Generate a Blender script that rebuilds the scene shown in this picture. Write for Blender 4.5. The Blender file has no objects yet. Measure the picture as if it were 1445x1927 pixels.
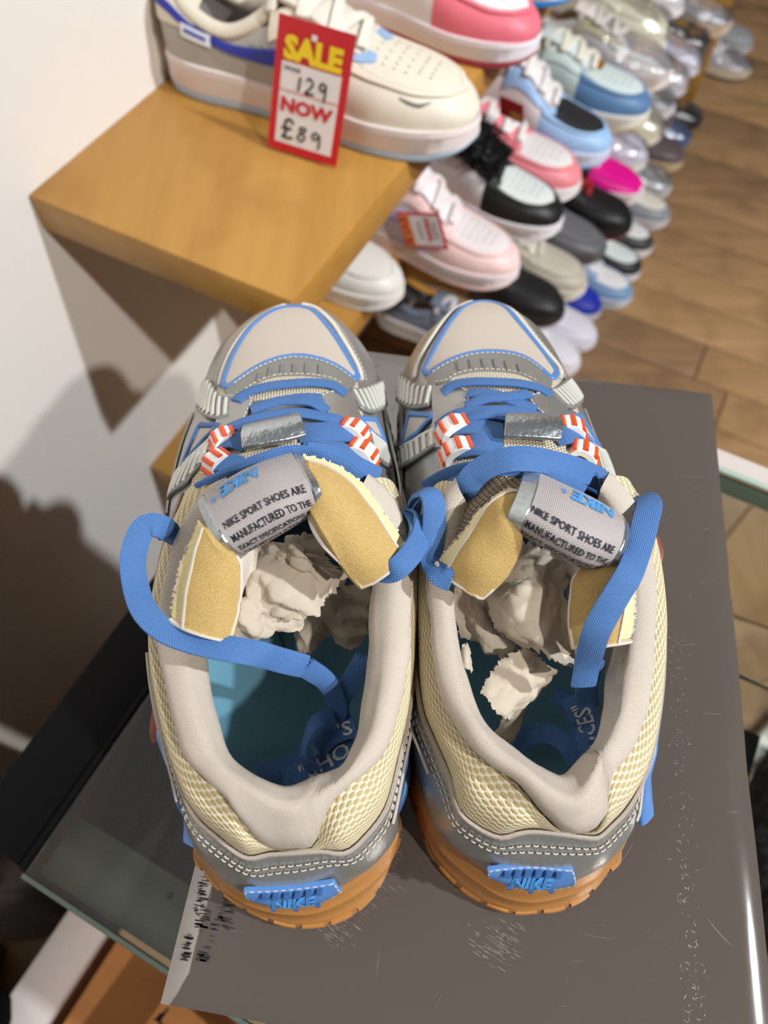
import bpy, bmesh, math, random
import numpy as np
from mathutils import Vector, Matrix, noise
random.seed(7); np.random.seed(7)
S = bpy.context.scene
COL = S.collection

# ------------------------------------------------------------------ camera
CAM_R = np.array([[0.99954328, 0.02632069, 0.01484761], [0.0302197, -0.87058003, -0.49109793], [0.0, 0.49132233, -0.87097782]])
cd = bpy.data.cameras.new('camera'); cam = bpy.data.objects.new('camera', cd); COL.objects.link(cam)
cam.matrix_world = Matrix(((CAM_R[0][0], -CAM_R[1][0], -CAM_R[2][0], 0.0),
                           (CAM_R[0][1], -CAM_R[1][1], -CAM_R[2][1], 0.0),
                           (CAM_R[0][2], -CAM_R[1][2], -CAM_R[2][2], 0.36),
                           (0, 0, 0, 1)))
cd.sensor_fit = 'VERTICAL'; cd.sensor_height = 36.0; cd.sensor_width = 27.0
cd.lens = 36.0*1336.05/1927.0
cd.clip_start = 0.01; cd.clip_end = 60
cd.dof.use_dof = True; cd.dof.focus_distance = 0.295; cd.dof.aperture_fstop = cd.lens/3.4
S.camera = cam

# wall frame: U runs along the shoe wall away from the camera, P sticks out of the wall
UW = np.array([0.4393562, 0.89831294, 0.0]); PW = np.array([0.89831294, -0.4393562, 0.0]); ZW = np.array([0, 0, 1.0])
CAM_SCALE = 0.94   # scales the room about the camera to fit shadows, so its zero level lies 21.6 mm above the box lid
def WT(p, u, z): return PW*p + UW*u + np.array([0, 0, z])
def W(p, u, z): return (PW*p + UW*u + ZW*z)*CAM_SCALE + np.array([0, 0, .0216])
FLOOR_M = -0.97; WALL_P = -0.615; FLOOR = FLOOR_M*CAM_SCALE+.0216

# ------------------------------------------------------------------ light and exposure
wd = bpy.data.worlds.new('shop_air'); S.world = wd; wd.use_nodes = True
wd.node_tree.nodes['Background'].inputs[0].default_value = (1.0, 0.93, 0.86, 1); wd.node_tree.nodes['Background'].inputs[1].default_value = 0.042
def lamp(name, direction, dist, watts, col, radius):
    l = bpy.data.lights.new(name, 'POINT'); l.energy = watts; l.color = col; l.shadow_soft_size = radius
    o = bpy.data.objects.new(name, l); COL.objects.link(o)
    o.location = W(-.298, .403, -.165) + (PW*direction[0]+UW*direction[1]+ZW*direction[2])*dist
    return o
lamp('ceiling_spot', (.698, .102, .708), 3.0, 276, (.91, .955, 1.0), .040)
lamp('ceiling_spot', (.679, -.225, .698), 3.0, 186, (1.0, .945, .88), .040)
S.view_settings.view_transform = 'Standard'; S.view_settings.look = 'None'
S.view_settings.exposure = 0.0; S.view_settings.gamma = 1.0; S.view_settings.use_curve_mapping = False

# ------------------------------------------------------------------ mesh helpers
def tag(o, label=None, cat=None, group=None, kind=None):
    if label: o['label'] = label
    if cat: o['category'] = cat
    if group: o['group'] = group
    if kind: o['kind'] = kind
    return o
def empty(name, loc=(0, 0, 0), label=None, cat=None, group=None):
    o = bpy.data.objects.new(name, None); COL.objects.link(o); o.location = loc; o.empty_display_size = .02
    return tag(o, label, cat, group)
def mesh(name, V, F, mat, parent=None, uv=None, smooth=True, sharp=42, mats=None, fm=None):
    me = bpy.data.meshes.new(name)
    me.from_pydata([tuple(map(float, v)) for v in V], [], [tuple(int(i) for i in f) for f in F])
    if uv is not None:
        ul = me.uv_layers.new(name='uv'); uv = np.asarray(uv, float)
        li = np.empty(len(me.loops), dtype=np.int32); me.loops.foreach_get('vertex_index', li)
        ul.data.foreach_set('uv', uv[li].astype(np.float32).ravel())
    for m in (mats or [mat]): me.materials.append(m)
    if fm is not None: me.polygons.foreach_set('material_index', np.asarray(fm, dtype=np.int32))
    me.update()
    if smooth:
        me.polygons.foreach_set('use_smooth', [True]*len(me.polygons))
        if sharp: me.set_sharp_from_angle(angle=math.radians(sharp))
    o = bpy.data.objects.new(name, me); COL.objects.link(o)
    if parent is not None:
        o.parent = parent; o.matrix_parent_inverse = Matrix.Translation(parent.location).inverted() if parent.type == 'EMPTY' and parent.parent is None and parent.rotation_euler.z == 0 else Matrix()
    return o
class MB:
    """collects pieces into one mesh"""
    def __init__(s): s.V = []; s.F = []; s.U = []; s.n = 0
    def add(s, V, F, uv=None):
        V = np.asarray(V, float).reshape(-1, 3); s.V.append(V); s.F += [tuple(i+s.n for i in f) for f in F]
        s.U.append(np.zeros((len(V), 2)) if uv is None else np.asarray(uv, float).reshape(-1, 2)); s.n += len(V); return s
    def build(s, name, mat, parent=None, smooth=True, sharp=42):
        return mesh(name, np.concatenate(s.V), s.F, mat, parent, np.concatenate(s.U), smooth, sharp)
def cr(P, n, closed=False):
    """Catmull-Rom through the points, n samples evenly spaced in arc length"""
    P = np.asarray(P, float); m = len(P)
    if m == 2: return P[0]+(P[1]-P[0])*np.linspace(0, 1, n)[:, None]
    Q = np.concatenate([P[-1:], P, P[:2]]) if closed else np.concatenate([2*P[:1]-P[1:2], P, 2*P[-1:]-P[-2:-1]])
    out = []
    k = 14
    for i in range(m if closed else m-1):
        a, b, c, d = Q[i:i+4]; t = np.linspace(0, 1, k, endpoint=False)[:, None]
        out.append(.5*((2*b)+(c-a)*t+(2*a-5*b+4*c-d)*t**2+(3*b-a-3*c+d)*t**3))
    out = np.concatenate(out+[P[:1] if closed else P[-1:]])
    s = np.concatenate([[0], np.cumsum(np.linalg.norm(np.diff(out, axis=0), axis=1))])
    q = np.linspace(0, s[-1], n, endpoint=not closed)
    return np.stack([np.interp(q, s, out[:, j]) for j in range(out.shape[1])], -1)
def gfaces(n, m, cu=False, cv=False, off=0, flip=False):
    F = []
    for i in range(n if cu else n-1):
        for j in range(m if cv else m-1):
            a = i*m+j; b = ((i+1) % n)*m+j; c = ((i+1) % n)*m+(j+1) % m; d = i*m+(j+1) % m
            F.append((a+off, d+off, c+off, b+off) if flip else (a+off, b+off, c+off, d+off))
    return F
def guv(G):
    du = np.concatenate([np.zeros((1, G.shape[1])), np.cumsum(np.linalg.norm(np.diff(G, axis=0), axis=2), 0)])
    dv = np.concatenate([np.zeros((G.shape[0], 1)), np.cumsum(np.linalg.norm(np.diff(G, axis=1), axis=2), 1)], 1)
    return np.stack([du.mean(1)[:, None]+0*dv, dv.mean(0)[None, :]+0*dv], -1).reshape(-1, 2)
def gnorm(G):
    a = np.gradient(G, axis=0); b = np.gradient(G, axis=1); n = np.cross(a, b)
    return n/(np.linalg.norm(n, axis=-1, keepdims=True)+1e-12)
def gridmesh(name, G, mat, parent=None, cu=False, cv=False, flip=False, sharp=None):
    n, m, _ = G.shape
    return mesh(name, G.reshape(-1, 3), gfaces(n, m, cu, cv, 0, flip), mat, parent, guv(G), True, sharp)
def refine(G, n, m):
    """spline a small control grid up to n x m"""
    G = np.asarray(G, float)
    A = np.stack([cr(G[:, j], n) for j in range(G.shape[1])], 1)
    return np.stack([cr(A[i], m) for i in range(n)], 0)
def slab_geo(G, th, base=0.0, N=None, rnd=.35):
    """a plate of thickness th standing on grid G, its rim rounded"""
    n, m, _ = G.shape; N = gnorm(G) if N is None else N
    uv = guv(G)
    top = G+N*th; bot = G-N*base
    def loop(A): return np.concatenate([A[0, :], A[1:, -1], A[-1, -2::-1], A[-2:0:-1, 0]])
    k = 2*(n+m)-4
    Vs = [top.reshape(-1, 3)]; F = gfaces(n, m)
    idx = np.arange(n*m).reshape(n, m); lt = loop(idx)
    cen = G.reshape(-1, 3).mean(0); r0 = loop(top); nn = loop(N)
    mid = r0-nn*th*.3; e = loop(G)
    # push the rim slightly outwards for a rounded shoulder
    prev = np.roll(e, 1, 0); nxt = np.roll(e, -1, 0); tg = nxt-prev; tg /= np.linalg.norm(tg, axis=1, keepdims=True)+1e-12
    outw = np.cross(nn, tg); s = np.sign(((e-cen)*outw).sum(1).mean()) or 1
    outw *= s
    w = th*rnd
    Vs += [mid+outw*w, loop(bot)+outw*w]; o1 = n*m; o2 = o1+k
    for i in range(k):
        j = (i+1) % k
        F.append((lt[i], o1+i, o1+j, lt[j])); F.append((o1+i, o2+i, o2+j, o1+j))
    uvs = np.concatenate([uv, uv[lt], uv[lt]])
    return np.concatenate(Vs), F, uvs
def slab(name, G, th, mat, parent=None, base=0.0, N=None, rnd=.35, sharp=50):
    V, F, uv = slab_geo(np.asarray(G, float), th, base, N, rnd)
    return mesh(name, V, F, mat, parent, uv, True, sharp)
def frames(P, N0=(0, 0, 1)):
    P = np.asarray(P, float); T = np.gradient(P, axis=0); T /= np.linalg.norm(T, axis=1, keepdims=True)+1e-12
    N0 = np.asarray(N0, float)
    if N0.ndim == 1: N0 = np.repeat(N0[None], len(P), 0)
    B = np.cross(T, N0); L = np.linalg.norm(B, axis=1, keepdims=True)
    B = np.where(L > 1e-5, B/(L+1e-12), np.array([1.0, 0, 0])); N = np.cross(B, T)
    return T, N, B
def ribbon_geo(P, N0, width, th, k=10, ends=True):
    P = np.asarray(P, float); T, N, B = frames(P, N0); n = len(P)
    w = np.broadcast_to(np.asarray(width, float), (n,)); a = np.linspace(0, 2*np.pi, k, endpoint=False)+np.pi/k
    ca = np.sign(np.cos(a))*np.abs(np.cos(a))**.7; sa = np.sign(np.sin(a))*np.abs(np.sin(a))**.7
    V = P[:, None]+B[:, None]*(ca[None, :, None]*w[:, None, None]/2)+N[:, None]*(sa[None, :, None]*th/2)
    s = np.concatenate([[0], np.cumsum(np.linalg.norm(np.diff(P, axis=0), axis=1))])
    uv = np.stack([s[:, None]+0*ca[None], ca[None]*w[:, None]/2], -1)
    F = gfaces(n, k, False, True, 0, True)
    if ends: F += [tuple(range(k)), tuple(range((n-1)*k+k-1, (n-1)*k-1, -1))]
    return V.reshape(-1, 3), F, uv.reshape(-1, 2)
def ribbon(name, P, N0, width, th, mat, parent=None, k=10):
    V, F, uv = ribbon_geo(P, N0, width, th, k); return mesh(name, V, F, mat, parent, uv, True, 60)
def tube_geo(P, r, k=8): return ribbon_geo(P, (0.013, 0.02, 1), 2*r, 2*r, k)
def box_geo(cx, cy, cz, sx, sy, sz, b=0.0):
    """axis-aligned box, chamfered by b"""
    bm = bmesh.new(); bmesh.ops.create_cube(bm, size=1)
    for v in bm.verts: v.co = Vector((v.co.x*sx, v.co.y*sy, v.co.z*sz))
    if b: bmesh.ops.bevel(bm, geom=bm.edges[:], offset=b, segments=2, affect='EDGES', profile=.5)
    V = np.array([v.co[:] for v in bm.verts])+np.array([cx, cy, cz]); F = [[v.index for v in f.verts] for f in bm.faces]; bm.free()
    return V, F
def wbox(name, p0, p1, u0, u1, z0, z1, mat, parent=None, b=.002, fr=W):
    """box in the wall frame"""
    V, F = box_geo(0, 0, 0, p1-p0, u1-u0, z1-z0, b)
    V = np.array([fr((p0+p1)/2+v[0], (u0+u1)/2+v[1], (z0+z1)/2+v[2]) for v in V])
    uv = V@np.stack([UW, PW], 1)
    return mesh(name, V, F, mat, parent, uv, True, 30)
def blob(name, P, r, mat, parent=None, seg=10):
    bm = bmesh.new(); bmesh.ops.create_uvsphere(bm, u_segments=seg, v_segments=max(6, seg//2+1), radius=1)
    V = np.array([v.co[:] for v in bm.verts])*np.asarray(r)+np.asarray(P); F = [[v.index for v in f.verts] for f in bm.faces]; bm.free()
    return mesh(name, V, F, mat, parent)
_txt = {}
def text_geo(s, bold=0.0, shear=0.0, spacing=1.0):
    """outline letters as a flat mesh: unit cap height, x from 0; returns verts (n,2), faces, width"""
    key = (s, bold, shear, spacing)
    if key in _txt: return _txt[key]
    c = bpy.data.curves.new('letters', 'FONT'); c.body = s; c.size = 1; c.offset = bold; c.shear = shear; c.resolution_u = 2; c.space_character = spacing
    o = bpy.data.objects.new('letters', c); COL.objects.link(o)
    dg = bpy.context.evaluated_depsgraph_get(); me = bpy.data.meshes.new_from_object(o.evaluated_get(dg))
    V = np.array([v.co[:2] for v in me.vertices]); F = [tuple(p.vertices) for p in me.polygons]
    bpy.data.objects.remove(o); bpy.data.curves.remove(c); bpy.data.meshes.remove(me)
    V = V-[V[:, 0].min(), 0]; V = V/.69
    _txt[key] = (V, F, V[:, 0].max()); return _txt[key]
def text_on(name, s, fn, mat, parent, bold=0.012, shear=0.0, spacing=1.0):
    """letters laid on a surface: fn maps arrays (x in 0..1 along the word, y in cap heights, aspect) to points"""
    V, F, w = text_geo(s, bold, shear, spacing)
    return mesh(name, fn(V[:, 0]/w, V[:, 1]), F, mat, parent, None, False)
def gsample(G, a, b):
    """bilinear sample of a grid: a, b in 0..1"""
    n, m, _ = G.shape; x = np.clip(a, 0, 1)*(n-1); y = np.clip(b, 0, 1)*(m-1)
    i = np.clip(x.astype(int), 0, n-2); j = np.clip(y.astype(int), 0, m-2); fx = (x-i)[:, None]; fy = (y-j)[:, None]
    return G[i, j]*(1-fx)*(1-fy)+G[i+1, j]*fx*(1-fy)+G[i, j+1]*(1-fx)*fy+G[i+1, j+1]*fx*fy

# ------------------------------------------------------------------ materials
def lin(c):
    return tuple(((v/255)/12.92 if v <= 10.31 else (((v/255)+.055)/1.055)**2.4) for v in c[:3])+(1.0,)
class NT:
    def __init__(s, name):
        s.m = bpy.data.materials.new(name); s.m.use_nodes = True; s.t = s.m.node_tree; s.b = s.t.nodes['Principled BSDF']
    def n(s, typ, ins=None, **kw):
        x = s.t.nodes.new('ShaderNode'+typ)
        for k, v in kw.items(): setattr(x, k, v)
        for k, v in (ins or {}).items(): s.put(x.inputs[k], v)
        return x
    def put(s, sock, v):
        if isinstance(v, bpy.types.NodeSocket): s.t.links.new(v, sock)
        else:
            if sock.type == 'RGBA' and len(v) == 3: v = tuple(v)+(1,)
            sock.default_value = v
    def math(s, op, a, b=0.0, c=None):
        x = s.n('Math', operation=op); s.put(x.inputs[0], a); s.put(x.inputs[1], b)
        if c is not None: s.put(x.inputs[2], c)
        return x.outputs[0]
    def mix(s, fac, a, b):
        x = s.n('Mix', data_type='RGBA'); s.put(x.inputs[0], fac); s.put(x.inputs[6], a); s.put(x.inputs[7], b); return x.outputs[2]
    def ramp(s, fac, a, b, lo=0.0, hi=1.0):
        x = s.n('MapRange', {0: fac, 1: a, 2: b, 3: lo, 4: hi}); return x.outputs[0]
    def bump(s, h, dist=.001, strength=.6):
        x = s.n('Bump', {'Strength': strength, 'Distance': dist, 'Height': h}); s.put(s.b.inputs['Normal'], x.outputs[0]); return x
    def uv(s): return s.n('TexCoord').outputs['UV']
    def obj(s): return s.n('TexCoord').outputs['Object']
    def noise(s, vec, scale, detail=3, rough=.55): return s.n('TexNoise', {'Vector': vec, 'Scale': scale, 'Detail': detail, 'Roughness': rough}).outputs['Fac']
    def xyz(s, v): return s.n('SeparateXYZ', {0: v}).outputs
    def scale(s, v, sc, rot=(0, 0, 0)): return s.n('Mapping', {'Vector': v, 'Scale': sc, 'Rotation': rot}).outputs[0]
    def set(s, **kw):
        for k, v in kw.items(): s.put(s.b.inputs[k.replace('_', ' ')], v)
        return s
def plain(name, col, rough=.5, metal=0.0, nscale=120, nvar=.12, bump=.0003, coat=0.0, spec=.5, emit=None):
    t = NT(name); c = lin(col); v = t.noise(t.obj(), nscale)
    t.set(Base_Color=t.mix(v, tuple(x*(1-nvar) for x in c[:3])+(1,), tuple(min(1, x*(1+nvar)) for x in c[:3])+(1,)), Roughness=rough, Metallic=metal)
    t.b.inputs['Specular IOR Level'].default_value = spec; t.b.inputs['Coat Weight'].default_value = coat; t.b.inputs['Coat Roughness'].default_value = .12
    if bump: t.bump(v, bump, .5)
    return t.m
def weave(name, col, col2, pitch, rough=.85, h=.0004, stagger=True, spec=.25, var=.10):
    """fine woven dots in the uv plane (uv in metres)"""
    t = NT(name); x, y, _ = t.xyz(t.uv())
    ry = t.math('DIVIDE', y, pitch); rx = t.math('DIVIDE', x, pitch*1.25)
    if stagger:
        odd = t.math('MULTIPLY', t.math('MODULO', t.math('ABSOLUTE', t.math('FLOOR', ry)), 2.0), .5); rx = t.math('ADD', rx, odd)
    fx = t.math('SUBTRACT', t.math('FRACT', rx), .5); fy = t.math('SUBTRACT', t.math('FRACT', ry), .5)
    d = t.math('ADD', t.math('MULTIPLY', fx, fx), t.math('MULTIPLY', fy, fy)); hgt = t.ramp(d, .03, .24, 1.0, 0.0)
    v = t.noise(t.uv(), 90, 3)
    c1 = lin(col); c2 = lin(col2); base = t.mix(hgt, c2, c1)
    t.set(Base_Color=t.mix(t.ramp(v, .3, .7, 0, var*2), base, tuple(k*.55 for k in c1[:3])+(1,)), Roughness=rough); t.b.inputs['Specular IOR Level'].default_value = spec
    t.bump(hgt, h, .8); return t.m
def net(name, col, hole, pu, pv, lo=.10, hi=.2, rough=.9):
    """open hexagonal knit net, uv in metres"""
    t = NT(name); uv = t.scale(t.uv(), (1/pu, 1/pv, 1)); x, y, _ = t.xyz(uv)
    def cell(off):
        fx = t.math('SUBTRACT', t.math('FRACT', t.math('ADD', x, off)), .5); fy = t.math('SUBTRACT', t.math('FRACT', t.math('ADD', y, off)), .5)
        return t.math('ADD', t.math('MULTIPLY', fx, fx), t.math('MULTIPLY', t.math('MULTIPLY', fy, fy), 1.0))
    d = t.math('MINIMUM', cell(0.0), cell(.5)); h = t.ramp(d, lo*.35, lo+.035, 0.0, 1.0)
    n = t.noise(t.uv(), 900, 2)
    c1 = lin(col); c2 = lin(hole)
    t.set(Base_Color=t.mix(h, c2, t.mix(n, tuple(k*.8 for k in c1[:3])+(1,), c1)), Roughness=rough); t.b.inputs['Specular IOR Level'].default_value = .2
    t.bump(h, .0007, .7); return t.m

# control points traced from image pixels at assumed heights, metres (lid top is z = 0); pairs are (l, t) on the runner surface
M = {
 'L_gum0': [[-0.0805,0.0226,0.0],[-0.076,0.0141,0.0],[-0.0638,0.0038,0.0],[-0.0465,-0.0039,0.0],[-0.031,-0.0069,0.0],[-0.0138,-0.0041,0.0],[-0.0001,0.0055,0.0],[0.0078,0.0206,0.0],[0.0117,0.0341,0.0]],
 'R_gum0': [[0.0173,0.0529,0.0],[0.0199,0.0428,0.0],[0.0243,0.0275,0.0],[0.0308,0.0172,0.0],[0.0414,0.0081,0.0],[0.0535,0.0028,0.0],[0.0621,0.0008,0.0],[0.0727,0.0015,0.0],[0.0815,0.0025,0.0],[0.0936,0.0076,0.0],[0.1036,0.0168,0.0],[0.1118,0.0279,0.0]],
 'L_gum1': [[-0.0751,0.0265,0.034],[-0.0702,0.0186,0.034],[-0.0623,0.0108,0.034],[-0.0518,0.005,0.034],[-0.041,0.0026,0.034],[-0.0278,0.0028,0.034],[-0.0192,0.0049,0.034],[-0.0083,0.0109,0.034],[0.0027,0.0192,0.034],[0.0106,0.0319,0.034]],
 'R_gum1': [[0.0175,0.0545,0.034],[0.0205,0.0427,0.034],[0.0272,0.0297,0.034],[0.037,0.0217,0.034],[0.0473,0.0153,0.034],[0.0568,0.0105,0.034],[0.0689,0.0097,0.034],[0.0797,0.0119,0.034],[0.09,0.0164,0.034],[0.0989,0.0226,0.034],[0.1083,0.0357,0.034]],
 'L_shell': [[-0.088,0.1571,0.092],[-0.0923,0.1406,0.088],[-0.0948,0.1277,0.083],[-0.0961,0.1171,0.079],[-0.0961,0.1039,0.076],[-0.0945,0.0911,0.073],[-0.0915,0.0784,0.071],[-0.0875,0.0661,0.069],[-0.0824,0.0542,0.067],[-0.0759,0.0416,0.066],[-0.0688,0.0305,0.066],[-0.0579,0.0225,0.066],[-0.0474,0.0168,0.066],[-0.0387,0.0181,0.067],[-0.029,0.0188,0.068],[-0.0196,0.0196,0.068],[-0.0113,0.0192,0.067],[-0.0048,0.0238,0.066],[0.004,0.0352,0.066],[0.0088,0.0528,0.067],[0.0123,0.0712,0.069],[0.0142,0.0902,0.072],[0.0144,0.1054,0.075],[0.0141,0.1183,0.079],[0.0134,0.1314,0.083],[0.0112,0.1447,0.087],[0.0074,0.1604,0.092]],
 'L_seam': [[-0.0603,0.1493,0.119],[-0.07,0.1452,0.115],[-0.0787,0.1366,0.108],[-0.0842,0.1224,0.1],[-0.0875,0.1068,0.093],[-0.088,0.094,0.088],[-0.0845,0.081,0.085],[-0.0786,0.0631,0.083],[-0.0711,0.0486,0.083],[-0.0628,0.0406,0.084],[-0.0527,0.0349,0.085],[-0.0482,0.0285,0.08],[-0.04,0.0207,0.07],[-0.029,0.0196,0.069],[-0.0219,0.0212,0.07],[-0.0184,0.0302,0.08],[-0.011,0.0394,0.085],[-0.0035,0.0456,0.084],[0.0036,0.0556,0.083],[0.0084,0.0697,0.083],[0.0108,0.0861,0.085],[0.0116,0.1005,0.088],[0.0121,0.1147,0.093],[0.0112,0.128,0.1],[0.0075,0.1396,0.108],[0.0014,0.1465,0.115],[-0.0073,0.1512,0.119]],
 'L_crest': [[-0.0567,0.1415,0.122],[-0.0644,0.1376,0.12],[-0.0713,0.1288,0.114],[-0.0762,0.1159,0.107],[-0.0777,0.1016,0.101],[-0.0772,0.0901,0.097],[-0.0737,0.0773,0.095],[-0.068,0.0618,0.094],[-0.0612,0.0506,0.094],[-0.0542,0.0427,0.095],[-0.0449,0.0368,0.096],[-0.0381,0.0331,0.095],[-0.0324,0.0308,0.094],[-0.0269,0.0306,0.094],[-0.0224,0.0325,0.094],[-0.0176,0.0363,0.095],[-0.0111,0.0413,0.096],[-0.0054,0.0483,0.095],[-0.0007,0.0561,0.094],[0.0021,0.0678,0.094],[0.0039,0.0828,0.095],[0.0046,0.097,0.097],[0.0046,0.1099,0.101],[0.0038,0.1213,0.106],[0.001,0.1311,0.112],[-0.0037,0.1379,0.119],[-0.0099,0.1431,0.122]],
 'L_inner': [[-0.0554,0.1388,0.112],[-0.0615,0.1337,0.11],[-0.0666,0.123,0.105],[-0.0697,0.1098,0.098],[-0.0703,0.0987,0.092],[-0.0687,0.0885,0.088],[-0.0655,0.0754,0.086],[-0.0609,0.0631,0.085],[-0.0542,0.0497,0.085],[-0.0459,0.0435,0.086],[-0.0363,0.0396,0.086],[-0.0303,0.0394,0.086],[-0.023,0.0427,0.086],[-0.0127,0.0467,0.086],[-0.0087,0.0562,0.085],[-0.0068,0.0678,0.085],[-0.0056,0.0795,0.086],[-0.0049,0.0993,0.09],[-0.0039,0.1133,0.095],[-0.0038,0.1227,0.1],[-0.006,0.131,0.105],[-0.0107,0.1378,0.11],[-0.0145,0.1415,0.112]],
 'R_shell': [[0.0179,0.1581,0.092],[0.0154,0.1422,0.087],[0.0148,0.1268,0.082],[0.0147,0.1118,0.077],[0.0151,0.0988,0.074],[0.0157,0.0858,0.072],[0.0183,0.071,0.069],[0.0238,0.0588,0.067],[0.029,0.0474,0.066],[0.0322,0.0354,0.066],[0.0397,0.0292,0.066],[0.0477,0.0262,0.067],[0.0537,0.0276,0.068],[0.0597,0.0285,0.068],[0.0701,0.0279,0.068],[0.0793,0.0271,0.067],[0.0849,0.0273,0.066],[0.0904,0.0314,0.066],[0.0975,0.0378,0.066],[0.1047,0.0478,0.066],[0.1114,0.063,0.067],[0.1165,0.0809,0.069],[0.1194,0.0981,0.072],[0.1206,0.1156,0.076],[0.1197,0.1333,0.081],[0.1163,0.1483,0.087],[0.1108,0.1641,0.092]],
 'R_seam': [[0.029,0.1519,0.118],[0.0234,0.1465,0.112],[0.0202,0.1355,0.105],[0.0187,0.1244,0.098],[0.0186,0.113,0.092],[0.0202,0.1008,0.088],[0.022,0.086,0.085],[0.0257,0.0715,0.083],[0.0312,0.0607,0.083],[0.0389,0.0516,0.084],[0.0496,0.0444,0.085],[0.0558,0.0387,0.084],[0.0615,0.0337,0.078],[0.0694,0.0291,0.07],[0.0772,0.0283,0.069],[0.0848,0.031,0.07],[0.0849,0.04,0.08],[0.0866,0.0469,0.084],[0.0927,0.0526,0.084],[0.0992,0.0606,0.083],[0.1049,0.0739,0.083],[0.1087,0.0926,0.085],[0.1103,0.1037,0.088],[0.1104,0.1155,0.093],[0.1084,0.1289,0.1],[0.1043,0.1404,0.108],[0.0976,0.1499,0.115],[0.0894,0.1566,0.118]],
 'R_crest': [[0.03,0.1433,0.122],[0.0266,0.1383,0.118],[0.024,0.1296,0.112],[0.0232,0.119,0.105],[0.0239,0.1075,0.1],[0.0258,0.097,0.096],[0.0278,0.0838,0.094],[0.0311,0.07,0.094],[0.0365,0.0594,0.095],[0.0437,0.0508,0.096],[0.053,0.0451,0.097],[0.0592,0.0401,0.096],[0.0651,0.0362,0.094],[0.0702,0.0347,0.093],[0.0743,0.0368,0.094],[0.0774,0.0429,0.095],[0.0806,0.0497,0.096],[0.0856,0.0565,0.095],[0.0912,0.0665,0.094],[0.0954,0.0797,0.094],[0.0983,0.0928,0.096],[0.0998,0.1055,0.1],[0.0994,0.1187,0.106],[0.0967,0.1308,0.112],[0.0912,0.14,0.119],[0.085,0.1477,0.122]],
 'R_inner': [[0.0347,0.1407,0.112],[0.0315,0.1332,0.11],[0.0298,0.1243,0.104],[0.0292,0.1135,0.097],[0.0299,0.1026,0.09],[0.0324,0.0896,0.087],[0.0373,0.0728,0.085],[0.0434,0.0614,0.085],[0.0529,0.0534,0.086],[0.0631,0.0472,0.086],[0.0685,0.0459,0.086],[0.0741,0.0513,0.086],[0.0822,0.0588,0.086],[0.0865,0.0691,0.085],[0.0896,0.0839,0.086],[0.0938,0.0972,0.089],[0.0953,0.1081,0.093],[0.0953,0.1187,0.098],[0.0931,0.1288,0.104],[0.0892,0.1382,0.109],[0.0849,0.1449,0.112]],
 'L_trim_top': [[0.2356,-0.342],[0.2519,-0.334],[0.2728,-0.286],[0.2889,-0.219],[0.299,-0.125],[0.3032,0.007],[0.2988,0.157],[0.2856,0.228],[0.2667,0.305],[0.2521,0.381],[0.2427,0.436]],
 'L_trim_bot': [[0.2356,-0.342],[0.2298,-0.291],[0.2343,-0.22],[0.2414,-0.142],[0.2474,-0.06],[0.2513,0.026],[0.2492,0.145],[0.2447,0.268],[0.2396,0.365],[0.2385,0.408],[0.2427,0.436]],
 'R_trim_top': [[0.2483,-0.47],[0.2569,-0.414],[0.2709,-0.338],[0.2875,-0.275],[0.3029,-0.204],[0.3115,-0.041],[0.3116,0.081],[0.3053,0.155],[0.2903,0.191],[0.2734,0.253],[0.2591,0.31],[0.2424,0.354]],
 'R_trim_bot': [[0.2483,-0.47],[0.2436,-0.436],[0.2449,-0.357],[0.2489,-0.241],[0.2521,-0.128],[0.2539,-0.018],[0.2527,0.07],[0.2488,0.149],[0.2416,0.216],[0.2368,0.255],[0.2346,0.287],[0.2424,0.354]],
 'L_cres_lo': [[0.2213,-0.26],[0.2189,-0.188],[0.2238,-0.136],[0.228,-0.087],[0.231,-0.026],[0.2316,0.033],[0.231,0.134],[0.2296,0.235],[0.2262,0.309],[0.2236,0.347]],
 'L_cres_up': [[0.227,-0.296],[0.2332,-0.218],[0.2403,-0.141],[0.2463,-0.06],[0.2493,-0.008],[0.2502,0.027],[0.2481,0.145],[0.2437,0.267],[0.2386,0.364],[0.2367,0.413]],
 'R_cres_lo': [[0.2322,-0.427],[0.2292,-0.298],[0.2321,-0.231],[0.2338,-0.135],[0.234,-0.037],[0.2329,0.025],[0.2301,0.088],[0.2248,0.159],[0.2189,0.212]],
 'R_cres_up': [[0.2407,-0.45],[0.2439,-0.358],[0.2478,-0.241],[0.251,-0.129],[0.2527,-0.019],[0.2515,0.068],[0.2477,0.146],[0.2405,0.213],[0.2325,0.274]],
 'L_studs': [[0.2313,-0.104],[0.2351,-0.057],[0.2372,-0.011],[0.2381,0.025],[0.2378,0.081],[0.2375,0.154]],
 'R_studs': [[0.2402,-0.198],[0.2406,-0.125],[0.2407,-0.059],[0.2403,-0.009],[0.2386,0.026],[0.2361,0.08]],
 'L_band_out_top': [[0.2489,-0.648],[0.2492,-0.547],[0.2329,-0.413],[0.2207,-0.305],[0.2171,-0.233]],
 'L_band_out_bot': [[0.2265,-0.537],[0.2182,-0.459],[0.2102,-0.373],[0.2045,-0.29],[0.2035,-0.219]],
 'L_band_in_top': [[0.2254,0.351],[0.2282,0.41],[0.2336,0.491],[0.2443,0.616],[0.2583,0.775]],
 'L_band_in_bot': [[0.2145,0.407],[0.2139,0.442],[0.2158,0.509],[0.223,0.605],[0.2456,0.856]],
 'R_band_in_top': [[0.2702,-0.87],[0.2565,-0.718],[0.2427,-0.593],[0.2346,-0.506],[0.2294,-0.387]],
 'R_band_in_bot': [[0.2505,-0.872],[0.2378,-0.743],[0.2263,-0.624],[0.2195,-0.525],[0.2161,-0.436]],
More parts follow.
